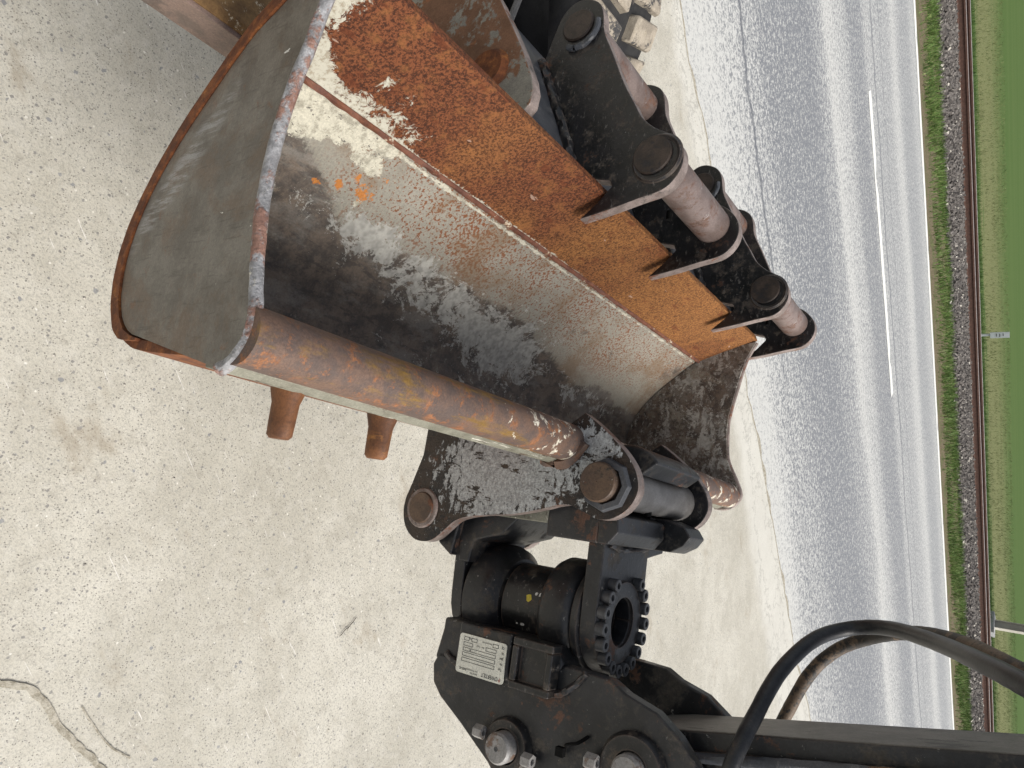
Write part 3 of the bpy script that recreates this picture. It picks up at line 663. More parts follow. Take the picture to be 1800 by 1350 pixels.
def sheet_part(name, i0, i1, t0, t1, thick, lift, mats, nt_=170, dn=True, bevel=0):
    """a curved plate following the profile from sample i0 to i1; +lift = into the trough"""
    bm = bmesh.new(); inn, outr = [], []; lay = {}
    for j in range(nt_ + 1):
        tq = t0 + (t1 - t0) * j / nt_; a, b = [], []
        for i in range(i0, i1 + 1):
            sl_ = .026 * min(1, max(0, -RS[i][0].y / .48)); fr = j / nt_
            t = tq + sl_ * (1 - 2 * fr)
            dd = dent(t, RS[i][1]) if dn else 0
            p = offs(i, -lift + dd); q = offs(i, -lift + thick + dd)
            v = bm.verts.new(V(p.x, t, p.y)); lay[v] = (t, RS[i][1]); a.append(v)
            v = bm.verts.new(V(q.x, t, q.y)); lay[v] = (t, RS[i][1]); b.append(v)
        inn.append(a); outr.append(b)
    m_ = i1 - i0
    for j in range(nt_):
        for i in range(m_):
            bm.faces.new((inn[j][i], inn[j + 1][i], inn[j + 1][i + 1], inn[j][i + 1]))
            f = bm.faces.new((outr[j][i], outr[j][i + 1], outr[j + 1][i + 1], outr[j + 1][i])); f.material_index = 1
        for i in (0, m_):
            f = bm.faces.new((inn[j][i], outr[j][i], outr[j + 1][i], inn[j + 1][i]) if i == 0 else (inn[j][i], inn[j + 1][i], outr[j + 1][i], outr[j][i])); f.material_index = 0
    for j in (0, nt_):
        for i in range(m_):
            f = bm.faces.new((inn[j][i], inn[j][i + 1], outr[j][i + 1], outr[j][i]) if j == 0 else (inn[j][i], outr[j][i], outr[j][i + 1], inn[j][i + 1])); f.material_index = 1
    bm.verts.index_update(); co_ = [lay[v] for v in bm.verts]
    bmesh.ops.recalc_face_normals(bm, faces=bm.faces)
    me = bpy.data.meshes.new(name); bm.to_mesh(me); bm.free()
    return link(name, me, mats, tb, 40), co_
SEAM = .245
def masks(t, s):
    # cream paint
    c = sm(.42, .16, t - .55 * max(0, .36 - s)) * sm(.15, .19, s) * sm(.42, .35, s + .06 * sm(.1, .3, t))
    c = max(c * 1.05, .88 * sm(.46, .36, t) * sm(.30, .27, s) * sm(.2, .23, s))
    c = max(c, .62 * blob(t, s, .36, .315, .07, .05), .7 * blob(t, s, .405, .41, .018, .02))
    c = max(c, (.80 - .13 * t) * math.exp(-((s - SEAM - .019) / .008) ** 2) * sm(.1, .5, t))
    # pale scrapes
    p = max(.74 * blob(t, s, .50, .47, .18, .07), .74 * blob(t, s, .93, .53, .38, .10), .86 * blob(t, s, 1.14, .57, .30, .13), .58 * blob(t, s, .72, .50, .25, .09),
            .5 * blob(t, s, 1.75, .62, .3, .06), .45 * blob(t, s, .25, .46, .1, .05), .40 * blob(t, s, 1.1, .70, .5, .06))
    # brown grime, then soft darker bands towards the far end
    b = sm(.40, .50, s + .05 * noise.noise(Vector((t * 3, 0, 0))) - .13 * sm(.8, 2.0, t) + .1 * sm(.45, .15, t)) * .78
    b = max(b, .45 * blob(t, s, 1.55, .40, .5, .07), .55 * blob(t, s, 2.1, .36, .12, .1))
    return c, p, b
shell, co_ = sheet_part('trough_shell', int(100 * .22 / RS[-1][1]), 100, .005, L - .005, .018, 0, [M['shell'], M['rust_edge']])
a1 = shell.data.attributes.new('paint', 'FLOAT_COLOR', 'POINT'); a2 = shell.data.attributes.new('specks', 'FLOAT_COLOR', 'POINT')
for i, (t, s) in enumerate(co_):
    a1.data[i].color = (*masks(t, s), 1)
    sp = sm(.22, .4, t) * (1 - .9 * sm(.36, .50, s - .02 - .05 * sm(.8, 2, t)))
    og = max(.86 * blob(t, s, .40, .385, .045, .034), .95 * blob(t, s, .294, .415, .022, .014), .95 * blob(t, s, .338, .398, .018, .018), .9 * blob(t, s, .36, .36, .016, .016), .9 * blob(t, s, .42, .33, .016, .014))
    a2.data[i].color = (sp, og, 0, 1)
k_seam = int(100 * SEAM / RS[-1][1])
lip, co_ = sheet_part('cutting_edge', 0, k_seam, .003, L - .003, .026, .010, [M['lip'], M['lip']], dn=False)
a1 = lip.data.attributes.new('paint', 'FLOAT_COLOR', 'POINT')
for i, (t, s) in enumerate(co_):
    c = 1.05 * sm(.05, -.07, t - (.095 + 1.15 * max(0, s - .13)))
    c = max(c, .60 * sm(.52, .30, t) * sm(.17, .215, s), (.86 - .22 * t) * sm(.222, .24, s) * sm(1.9, .9, t), .62 * blob(t, s, .24, .150, .02, .06), .60 * blob(t, s, .30, .17, .014, .06), .55 * blob(t, s, .33, .195, .10, .03))
    a1.data[i].color = (c, 0, 0, 1)
lip.modifiers.new('bevel', 'BEVEL').width = .0015
lip.modifiers['bevel'].limit_method = 'ANGLE'; lip.modifiers['bevel'].angle_limit = math.radians(50)
# weld bead on the seam
bm = bmesh.new(); pth = []
for j in range(220):
    t = .06 + (L - .08) * j / 219; p = offs(k_seam, -.006); d_ = (RS[k_seam + 1][0] - RS[k_seam][0]).normalized()
    q = p + d_ * (.006 + .0015 * noise.noise(Vector((t * 5, 0, 3)))); pth.append(V(q.x, t, q.y))
sweep(bm, pth, .0075 * K, 8, .5)
done(bm, 'weld_bead', layered('brown_weld', ((0.11, 0.045, 0.03), (0.17, 0.065, 0.035), 40), [((0.62, 0.58, 0.46), (0.4, 0.3, 0.2), 20, 0.60, 0.66, 0.7)], 0.7), tb)
# side plates
def side_outline(t_end, sgn):
    rim_n = [(-.612, .022), (-.537, -.014), (-.434, -.038), (-.312, -.062), (-.227, -.064), (-.134, -.053), (-.052, -.012), (0, .006), (.034, -.015), (.052, -.05), (.052, -.09)]
    if sgn: rim_n = [(-.612, .018), (-.537, -.014), (-.471, -.030), (-.388, -.053), (-.304, -.066), (-.218, -.065), (-.134, -.050), (-.070, -.034), (-.031, -.023), (.003, -.024), (.028, -.038), (.045, -.060), (.053, -.080)]
    bot = [tuple(offs(i, -.004)) for i in range(76, 4, -2)]
    return rim_n, bot
def side_plate(t0, thick, flip, mats):
    rim, bot = side_outline(0, flip > 0)
    outline = rim + bot
    bm = bmesh.new(); n = len(outline)
    def tt(w_): return t0 + (0.026 * flip) * min(1, max(0, -w_ / .48))
    va = [bm.verts.new(V(e, tt(w_), w_)) for e, w_ in outline]; vb = [bm.verts.new(V(e, tt(w_) + thick, w_)) for e, w_ in outline]
    bm.faces.new(va); bm.faces.new(vb[::-1])
    for i in range(n): bm.faces.new((va[i], vb[i], vb[(i + 1) % n], va[(i + 1) % n]))
    bmesh.ops.triangulate(bm, faces=[f for f in bm.faces if len(f.verts) > 4])
    return done(bm, 'side_plate', mats, tb, smooth=30)
near = side_plate(0.0, .02, 1, [M['side']])
near['label'] = 'grey end plate in shade facing the camera'
far = side_plate(L - .02, .02, -1, [M['shell']])
for p in (far,):
    a1 = p.data.attributes.new('paint', 'FLOAT_COLOR', 'POINT'); a2 = p.data.attributes.new('specks', 'FLOAT_COLOR', 'POINT')
    for i, v in enumerate(p.data.vertices): a1.data[i].color = (.08, .42, .62, 1); a2.data[i].color = (.3, 0, 0, 1)
def rim_bar(t0, r, name, mat, flip):
    rim, bot = side_outline(0, flip > 0); bm = bmesh.new()
    P = spline([V(e, t0, w_) for e, w_ in rim], 6)
    sweep(bm, P, r * K, 12, .12)
    return done(bm, name, mat, tb)
rim_bar(.012, .0110, 'rim_weld', M['weld_grey'], 1)
rim_bar(L - .008, .009, 'rim_weld', M['edge'], -1)
# rust band that shows below the near end plate: the shell's end
bm = bmesh.new()
a, b = [], []
for i in range(2, 77, 1):
    q0, q1 = offs(i, -.001), offs(i, .026 - .022 * sm(68, 76, i)); a.append((q0.x, q0.y)); b.append((q1.x, q1.y))
outl = a + b[::-1]
n = len(outl); tt = lambda w_: .026 * min(1, max(0, -w_ / .48)) - .004
va = [bm.verts.new(V(e, tt(w_), w_)) for e, w_ in outl]; vb = [bm.verts.new(V(e, tt(w_) + .04, w_)) for e, w_ in outl]
h = len(a)
for i in range(h - 1):
    for vs_ in (va, vb): bm.faces.new((vs_[i], vs_[i + 1], vs_[n - 2 - i], vs_[n - 1 - i]))
for i in range(n): bm.faces.new((va[i], vb[i], vb[(i + 1) % n], va[(i + 1) % n]))
done(bm, 'wear_strip', M['rust_edge'], tb)
# torsion tube along the back of the mouth
def tube_obj(name, c, r, t0, t1, mat, n=32, m_=60, parent=None):
    bm = bmesh.new(); rings = []
    for j in range(m_ + 1):
        t = t0 + (t1 - t0) * j / m_
        rings.append([bm.verts.new(V(c[0] + r * math.cos(2 * PI * i / n), t, c[1] + r * math.sin(2 * PI * i / n))) for i in range(n)])
    for p, q in zip(rings, rings[1:]):
        for i in range(n): bm.faces.new((p[i], q[i], q[(i + 1) % n], p[(i + 1) % n]))
    bm.faces.new(rings[0]); bm.faces.new(rings[-1][::-1])
    return done(bm, name, mat, parent or tb)
tub = tube_obj('torsion_tube', (.002, -.040), .047, .006, L - .02, M['tube'], 36, 90)
point_attr(tub.data, 'paint', lambda v: (lambda t: (.10 + .44 * sm(.35, .85, t), 0, 0))((v.y + BASE.y) / K))
# flat back strip under the tube
bm = bmesh.new(); prism(bm, [(.020, -.062), (.048, -.052), (.058, -.075), (.048, -.135), (.020, -.135)], .02, L - .02)
done(bm, 'back_strip', M['greypaint'], tb, bevel=.0015)
# bucket ears
EAR = [(-.074, .0), (-.045, .045), (.0, .102), (.03, .132), (.065, .155), (.105, .163), (.145, .145), (.172, .11), (.180, .070), (.168, .03), (.155, -.012), (.160, -.05), (.174, -.094), (.196, -.18), (.208, -.268), (.220, -.325), (.235, -.362), (.262, -.392), (.290, -.425), (.302, -.460), (.298, -.500), (.272, -.535), (.235, -.552), (.195, -.553), (.155, -.540), (.065, -.512), (-.03, -.510), (-.035, -.44), (.005, -.34), (.025, -.15), (.012, -.08), (-.04, -.045)]
def rounded(poly, sharp, n=4):
    m_ = len(poly); sh = sorted(i % m_ for i in sharp); out = []
    for a, b in zip(sh, sh[1:] + [sh[0] + m_]):
        seg = [Vector((*poly[i % m_], 0)) for i in range(a, b + 1)]
        out += [(q.x, q.y) for q in (spline(seg, n) if b - a > 1 else seg)[:-1]]
    return out
def ear(t0, mats, th=.035):
    bm = bmesh.new(); P = rounded(EAR, (0, 25, 26, -1))
    prism(bm, P, t0, t0 + th)
    # a finer front face for the scraped paint mask
    o = done(bm, 'bucket_ear', mats, tb, bevel=.003, smooth=30)
    edge_mat(o, 1); return o
e1 = ear(.95, [M['ear_white'], M['edge']]); e2 = ear(1.42, [M['black'], M['edge']])
e1['label'] = 'near ear smeared with scraped pale paint'
# dense attribute carrier for e1: subdivide the big faces
def densify(o, cell):
    bm = bmesh.new(); bm.from_mesh(o.data)
    bmesh.ops.triangulate(bm, faces=[f for f in bm.faces if len(f.verts) > 4])
    for _ in range(5):
        es = [e for e in bm.edges if e.calc_length() > cell]
        if not es: break
        bmesh.ops.subdivide_edges(bm, edges=es, cuts=1, use_grid_fill=False); bmesh.ops.triangulate(bm, faces=[f for f in bm.faces if len(f.verts) > 4])
    bm.to_mesh(o.data); bm.free()
    for p in o.data.polygons: p.use_smooth = True
    o.data.set_sharp_from_angle(angle=math.radians(30))
densify(e1, .025)
def earmask(v):
    e, w_ = (v.x + BASE.x) / K, (v.z + BASE.z) / K
    k = max(.98 * blob(e, w_, .10, -.22, .17, .28), .86 * blob(e, w_, .02, .02, .10, .11), .5 * blob(e, w_, .25, -.42, .04, .05), .34 * blob(e, w_, .12, .12, .1, .06))
    return (k - .02, 0, 0)
point_attr(e1.data, 'paint', earmask)
def boss(c, t, r, mat, parent, out=.022, collar=None, n=36, cmat=None, rr=None):
    bm = bmesh.new(); lathe(bm, c, 'A', [(.001, t - out), (r * .93, t - out), (r, t - out + .005), (r, t + .01), (.001, t + .01)], n)
    o = done(bm, 'pin_end', mat, parent)
    if collar:
        bm = bmesh.new(); lathe(bm, (c[0] + collar[1], c[1] + collar[2]), 'A', [(r * .98, t - out * .55), (r * collar[0], t - out * .55), (r * (collar[0] + .07), t), (r * .98, t)], 8 if rr is None else rr)
        done(bm, 'pin_collar', cmat or M['black'], parent, bevel=.001)
    return o
boss((.094, .070), .95, .048, M['boss'], tb, .030, (1.30, .004, .012), cmat=M['bluegrey'])
boss((.212, -.482), .95, .044, M['boss'], tb, .012, (1.22, .0, .0), rr=24, cmat=M['edge'])
tube_obj('coupling_tube', (.094, .070), .052, .985, 1.42, M['pin_grey'], 32, 4)
tube_obj('coupling_tube', (.212, -.482), .045, .985, 1.42, M['pin_grey'], 32, 4)
bm = bmesh.new(); cyl(bm, (1.19, .086), 'R', .009, .10, .152, 16); done(bm, 'grease_hole', M['void'], tb)
# weld nose where the tube meets the ear
bm = bmesh.new(); P = spline([V(.0, .945, .012), V(.045, .945, -.02), V(.055, .945, -.06), V(.045, .945, -.10)], 6); sweep(bm, P, .016 * K, 10, .5); done(bm, 'tube_weld', M['tube'], tb)
# rusty stub bars on the back
def stub(t, name='stub_bar'):
    bm = bmesh.new(); P = [Vector(p) for p in (V(.02, t, -.105), V(.055, t, -.105), V(.075, t, -.105), V(.105, t, -.105), V(.128, t, -.105), V(.134, t, -.105))]
    rr = [.042, .034, .027, .026, .025, .019]
    n = 16; rings = []
    for p, r in zip(P, rr):
        rings.append([bm.verts.new(p + Vector((0, math.cos(2 * PI * k / n) * .72, math.sin(2 * PI * k / n) * 1.0)) * r * K) for k in range(n)])
    for a, b in zip(rings, rings[1:]):
        for k in range(n): bm.faces.new((a[k], a[(k + 1) % n], b[(k + 1) % n], b[k]))
    bm.faces.new(rings[0]); bm.faces.new(rings[-1][::-1])
    return done(bm, name, M['stub'], tb, smooth=50)
stub(.155); stub(.375)

# ================================================================== TILT COUPLER
tc = bthing('tilt_coupler', (.42, 1.165, -.40), 'black tilt coupler with a ring of socket bolts and a pale data plate', 'tilt coupler')
CE, CT = .425, 1.165
B = M['black_hot']
# claw block between the ears
bm = bmesh.new()
box(bm, .150, .236, 1.00, 1.405, -.10, .045)
prism(bm, [(.150, .045), (.236, .045), (.236, .115), (.215, .150), (.190, .168), (.165, .150), (.150, .10)], 1.29, 1.40)
prism(bm, [(.150, .045), (.236, .045), (.236, .075), (.205, .100), (.165, .095)], 1.0, 1.28)
done(bm, 'claw_block', B, tc, bevel=.003)
bm = bmesh.new()          # hooks that reach round the upper pin
def hook(c, r0, r1, a0, a1, t0, t1):
    P = [(c[0] + r1 * math.cos(a0 + (a1 - a0) * k / 14), c[1] + r1 * math.sin(a0 + (a1 - a0) * k / 14)) for k in range(15)]
    P += [(c[0] + r0 * math.cos(a1 + (a0 - a1) * k / 14), c[1] + r0 * math.sin(a1 + (a0 - a1) * k / 14)) for k in range(15)]
    prism(bm, P, t0, t1)
hook((.094, .070), .056, .112, math.radians(128), math.radians(232), 1.06, 1.36); done(bm, 'pin_hook', B, tc, bevel=.008, seg=3)
for t0, t1 in ((1.00, 1.09), (1.26, 1.39)):
    bm = bmesh.new(); hook((.094, .070), .056, .098, math.radians(-72), math.radians(-4), t0, t1)
    done(bm, 'pin_hook', B, tc, bevel=.004)
bm = bmesh.new(); box(bm, .165, .205, 1.00, 1.38, -.36, -.10); done(bm, 'spine_plate', M['greypaint'], tc, bevel=.002)
bm = bmesh.new(); prism(bm, [(.20, -.40), (.34, -.385), (.34, -.350), (.28, -.34), (.25, -.25), (.20, -.20)], 1.02, 1.28)
prism(bm, [(.20, -.46), (.30, -.45), (.33, -.40), (.20, -.38)], 1.0, 1.28)
done(bm, 'lower_block', B, tc, bevel=.004)
# upper bracket plate
bm = bmesh.new()
P = [(.22, 1.40), (.245, 1.40), (.262, 1.30), (CE, 1.30)]
P += [(CE + .130 * math.cos(a), CT + .130 * math.sin(a)) for a in [math.radians(90 - k * 12) for k in range(1, 15)]]
P += [(CE, 1.035), (.22, 1.035)]
hole = [(CE + .060 * math.cos(a), CT + .060 * math.sin(a)) for a in [math.radians(90 + 10 * k) for k in range(37)]]
P = P[:4] + hole + [(CE, 1.30)] + P[4:]
prism(bm, P, .005, .050, 'W')
done(bm, 'bracket_plate', B, tc, bevel=.003)
# raised flange ring with the bore
bm = bmesh.new()
lathe(bm, (CE, CT), 'W', [(.062, .0505), (.062, .058), (.068, .060), (.100, .060), (.104, .0505)], 56)
done(bm, 'flange_ring', B, tc)
# actuator: collars and drum
bm = bmesh.new()
lathe(bm, (CE, CT), 'W', [(.061, -.02), (.132, -.02), (.136, -.012), (.136, -.001), (.128, .0045), (.061, .0045)], 56)
done(bm, 'flange_collar', B, tc)
bm = bmesh.new()
lathe(bm, (CE, CT), 'W', [(.001, -.125), (.118, -.125), (.132, -.115), (.140, -.10), (.140, -.045), (.134, -.030), (.120, -.0205), (.061, -.0205), (.055, -.10), (.001, -.10)], 56)
done(bm, 'upper_collar', B, tc)
bm = bmesh.new()
lathe(bm, (CE, CT), 'W', [(.001, -.25), (.103, -.25), (.103, -.12), (.001, -.12)], 56)
done(bm, 'drum', M['black'], tc)
bm = bmesh.new()
lathe(bm, (CE, CT), 'W', [(.001, -.366), (.128, -.366), (.142, -.355), (.145, -.30), (.136, -.275), (.112, -.255), (.001, -.25)], 56)
done(bm, 'lower_collar', B, tc)
bm = bmesh.new(); P = [(.20, 1.28), (CE, 1.295)] + [(CE + .13 * math.cos(a), CT + .13 * math.sin(a)) for a in [math.radians(90 - k * 15) for k in range(1, 12)]] + [(CE, 1.035), (.20, 1.02)]
prism(bm, P, -.405, -.367, 'W'); done(bm, 'lower_bracket', B, tc, bevel=.003)
# socket bolts
def socket_bolt():
    bm = bmesh.new(); n = 18; r, ri = .0165, .0082
    def rg(rad, z, k=n, six=False): return [bm.verts.new(Vector((rad * math.cos(2 * PI * i / n), rad * math.sin(2 * PI * i / n), z)) * K) for i in range(n)]
    zz = [(r, 0), (r, .021), (r - .0015, .023), (ri, .023), (ri, .010)]
    rs = [rg(a, b) for a, b in zz]
    for a, b in zip(rs, rs[1:]):
        for i in range(n): bm.faces.new((a[i], a[(i + 1) % n], b[(i + 1) % n], b[i]))
    bm.faces.new(rs[0]); f = bm.faces.new(rs[-1])
    f.material_index = 1
    bmesh.ops.recalc_face_normals(bm, faces=bm.faces)
    me = bpy.data.meshes.new('socket_bolt'); bm.to_mesh(me); bm.free()
    return link('socket_bolt', me, [M['bolt'], M['void']], tc)
sb0 = None
angs = [-58, -38, -18, 0, 18, 36, 55, 74, 92, 112, 135, 158]
angs = [-142 + 19.1 * k for k in range(16)]          # a gap towards the bracket
for k, a in enumerate(angs):
    a = math.radians(a + 0)
    if sb0 is None: b = sb0 = socket_bolt()
    else: b = sb0.copy(); COL.objects.link(b); b.parent = tc
    b.location = V(CE + .117 * math.cos(a), CT + .117 * math.sin(a), .050)
    b.rotation_euler = (0, 0, a * 3)
# housing between the actuator and the arm lugs
bm = bmesh.new()
prism(bm, [(.49, -.385), (.52, -.385), (.60, -.40), (.60, -.02), (.53, -.005), (.495, -.03)], 1.0, 1.34)
done(bm, 'housing', B, tc, bevel=.006, seg=3)
bm = bmesh.new(); box(bm, .488, .600, .978, 1.0, -.312, -.145); done(bm, 'data_plate_pad', B, tc, bevel=.005, seg=3)
# recessed pocket block
bm = bmesh.new()
box(bm, .486, .506, .958, 1.0, -.128, -.012); box(bm, .588, .606, .958, 1.0, -.128, -.012)
box(bm, .506, .588, .958, 1.0, -.128, -.110); box(bm, .506, .588, .958, 1.0, -.030, -.012)
box(bm, .500, .592, .976, .999, -.115, -.025)
done(bm, 'pocket_block', M['black'], tc, bevel=.003)
# lugs to the arm
LUG = [(.535, .125), (.555, .165), (.575, .24), (.612, .295), (.665, .345), (.72, .365), (.78, .345), (.83, .29), (.85, .22), (.87, .1), (.90, 0), (.905, -.06), (.86, -.12), (.80, -.185), (.735, -.285), (.690, -.362), (.660, -.392), (.615, -.402), (.58, -.385), (.57, -.30), (.57, -.05), (.53, .0)]
for t0 in (1.0, 1.315):
    bm = bmesh.new(); prism(bm, LUG, t0, t0 + .04); o = done(bm, 'arm_lug', B, tc, bevel=.004)
for P in ([V(.578, .999, -.36), V(.60, .995, -.30), V(.603, .995, -.15), V(.598, .995, -.02), V(.57, .998, .03), V(.535, 1.0, .06)],
          [V(.236, 1.06, .052), V(.244, 1.12, .053), V(.242, 1.20, .053), V(.238, 1.27, .052)]):
    bm = bmesh.new(); sweep(bm, spline(P, 14), .0055, 10, .55); done(bm, 'weld_bead', B, tc)
def steel_pin(c, t, rc, rp, ol):
    bm = bmesh.new(); lathe(bm, c, 'A', [(rp * 1.12, t - .022), (rc * .9, t - .022), (rc, t - .010), (rc, t + .005), (rp * 1.12, t + .005)], 44)
    o = done(bm, 'pin_collar', M['black'], tc)
    bm = bmesh.new(); lathe(bm, c, 'A', [(.001, t - ol), (rp * .86, t - ol), (rp, t - ol + .007), (rp, t + .02), (.001, t + .02)], 36)
    q = done(bm, 'pin_end', M['steel'], tc)
    bm = bmesh.new(); lathe(bm, c, 'A', [(.001, t - ol - .0006), (rp * .16, t - ol - .0006), (rp * .12, t - ol + .001), (.001, t - ol + .001)], 16); done(bm, 'centre_mark', M['bolt'], q)
steel_pin((.744, -.127), 1.0, .066, .036, .055)
steel_pin((.700, .200), 1.0, .078, .036, .045)
def hex_nut(e, t, w_, axis, r, l, hole=True):
    bm = bmesh.new()
    c = {'W': (e, t), 'A': (e, w_), 'R': (t, w_)}[axis]; z = {'W': w_, 'A': t, 'R': e}[axis]
    if hole: lathe(bm, c, axis, [(r * .5, z + l * .1), (r * .5, z + l), (r, z + l), (r, z), (.001, z), (.001, z + l * .1)], 6)
    else: cyl(bm, c, axis, r, z, z + l, 6)
    return done(bm, 'hex_nut', M['steel'], tc, bevel=.001, smooth=25)
hex_nut(.752, .972, -.065, 'W', .0165, .026); hex_nut(.728, .972, -.212, 'W', .0165, .026)
hex_nut(.706, .972, .098, 'W', .018, .028)
# cable tie
bm = bmesh.new(); P = spline([V(.70, .996, .03), V(.69, .975, .045), V(.68, .975, .07), V(.665, .996, .085)], 6); sweep(bm, P, .004 * K, 8); box(bm, .702, .722, .975, .99, .015, .035); done(bm, 'cable_tie', M['void'], tc)
# data plate (upright for someone on the arm side: reads towards -W, top towards +R)
PLC = (.5615, -.229); PT = .9745
bm = bmesh.new()
P = []
hw, hh, rr_ = .075, .048, .008
for cx, cy, a0 in ((hw - rr_, hh - rr_, 0), (-hw + rr_, hh - rr_, 90), (-hw + rr_, -hh + rr_, 180), (hw - rr_, -hh + rr_, 270)):
    for k in range(5):
        a = math.radians(a0 + k * 22.5); P.append((PLC[0] + (cy + rr_ * math.sin(a)), PLC[1] - (cx + rr_ * math.cos(a))))
prism(bm, P, PT, .979)
dp = done(bm, 'data_plate', M['plate'], tc)
def plate_xy(x, y): return (PLC[0] + y, PLC[1] - x)      # x along reading direction, y up in the writing
def ink_rect(bm, x0, x1, y0, y1, wd=.0010):
    def seg(xa, ya, xb, yb):
        e0, w0 = plate_xy(xa, ya); e1, w1 = plate_xy(xb, yb)
        box(bm, min(e0, e1), max(e0, e1), PT - .0007, PT - .0002, min(w0, w1), max(w0, w1))
    seg(x0, y0, x1, y0 + wd); seg(x0, y1 - wd, x1, y1); seg(x0, y0 + wd, x0 + wd, y1 - wd); seg(x1 - wd, y0 + wd, x1, y1 - wd)
bm = bmesh.new()
for y0 in (.010, -.003): ink_rect(bm, -.045, .060, y0, y0 + .009)
ink_rect(bm, -.045, .035, -.0150, -.0065); ink_rect(bm, .037, .060, -.0150, -.0065)
ink_rect(bm, -.045, -.012, -.028, -.019); ink_rect(bm, .030, .060, -.028, -.019)
ink_rect(bm, -.050, -.032, -.041, -.032); ink_rect(bm, .018, .036, -.041, -.032); ink_rect(bm, .044, .060, -.041, -.032)
done(bm, 'form_boxes', M['ink'], dp)
def text_on_plate(body, size, x, y, mat, name='lettering', parent=dp, org=None, t=None, sx=1.0):
    cu = bpy.data.curves.new('t', 'FONT'); cu.body = body; cu.size = size * K; cu.offset = 0.0001 if size > .008 else 0
    tmp = bpy.data.objects.new('t', cu); COL.objects.link(tmp)
    dg = bpy.context.evaluated_depsgraph_get(); me = bpy.data.meshes.new_from_object(tmp.evaluated_get(dg)); bpy.data.objects.remove(tmp)
    for v in me.vertices:
        e, w_ = plate_xy(x + v.co.x / K * sx, y + v.co.y / K); v.co = V(e, PT - .0006, w_)
    me.name = name; me.materials.clear()
    me.update()
    return link(name, me, mat, parent)
text_on_plate('P', .0135, -.068, .034, M['ink_red'], sx=.9)
text_on_plate('OWERTILT', .0135, -.060, .034, M['ink'], sx=.78)
text_on_plate('Serial No.', .0062, .004, .0405, M['ink']); text_on_plate('Year of construction', .0062, .004, .034, M['ink'], sx=.7)
text_on_plate('SWISS AG', .0085, .040, .034, M['ink'], sx=.62)
for i, (s1, y) in enumerate((('Typ', .012), ('Nr.', -.001), ('Jahr', -.0135), ('kg', -.026), ('CE', -.040))): text_on_plate(s1, .0085, -.068, y, M['ink'], sx=.8)
text_on_plate('bar', .007, -.006, -.027, M['ink']); text_on_plate('max.', .007, .006, -.027, M['ink'])
text_on_plate('kg', .008, .037, -.040, M['ink']); text_on_plate('Betriebsdruck', .006, -.029, -.040, M['ink'], sx=.9)
# flecks of torn sticker on the drum
def fleck(cyl_a, w0, dw, da, mat, nm):
    bm = bmesh.new(); r = .1036; P = []
    for k in range(9):
        a = 2 * PI * k / 9; q = 1 + .45 * noise.noise(Vector((w0 * 50, k * 1.7, 0)))
        aa = cyl_a + da * math.cos(a) * q; P.append(bm.verts.new(V(CE + r * math.cos(aa), CT + r * math.sin(aa), w0 + dw * math.sin(a) * q)))
    f = bm.faces.new(P); r_ = bmesh.ops.extrude_face_region(bm, geom=[f])
    c0 = V(CE, CT, w0)
    for v in r_['geom']:
        if isinstance(v, bmesh.types.BMVert):
            d_ = v.co - c0; d_.z = 0; v.co -= d_.normalized() * .0008
    return done(bm, nm, mat, tc)
fleck(math.radians(-102), -.166, .009, .085, M['yellow'], 'sticker_scrap')
fleck(math.radians(-110), -.147, .004, .05, M['white'], 'sticker_scrap')
fleck(math.radians(-110), -.134, .005, .05, M['white'], 'sticker_scrap')
fleck(math.radians(-62), -.183, .006, .04, M['white'], 'sticker_scrap')
fleck(math.radians(-62), -.200, .003, .022, M['white'], 'sticker_scrap')

# ================================================================== ARM
arm = bthing('excavator_arm', (.80, 1.18, .3), 'dark worn steel excavator arm rising from the tilt coupler at the lower right', 'excavator arm')
bm = bmesh.new()
prism(bm, [(.640, .150), (.620, .22), (.480, .90), (.36, 1.55), (.72, 1.60), (.84, .90), (.90, .3), (.86, .13), (.75, .08)], 1.07, 1.30)
o = done(bm, 'arm_box', [B, M['armside']], arm, bevel=.004)
for p in o.data.polygons:
    if p.normal.x < -.5: p.material_index = 1  # lighter streaked grey on the faces towards the bucket
bm = bmesh.new()
prism(bm, [(.690, .16), (.655, .24), (.51, .93), (.40, 1.5), (.69, 1.5), (.80, .9), (.84, .3), (.80, .16)], 1.055, 1.0695)
done(bm, 'side_doubler', M['black'], arm, bevel=.004)
bm = bmesh.new()
for e0 in (.665,):
    P = spline([V(.668, 1.053, .25), V(.59, 1.053, .6), V(.52, 1.053, .95), V(.44, 1.053, 1.35)], 20); sweep(bm, P, .011 * K, 10, .35)
done(bm, 'weld_seam', M['bluegrey'], arm)
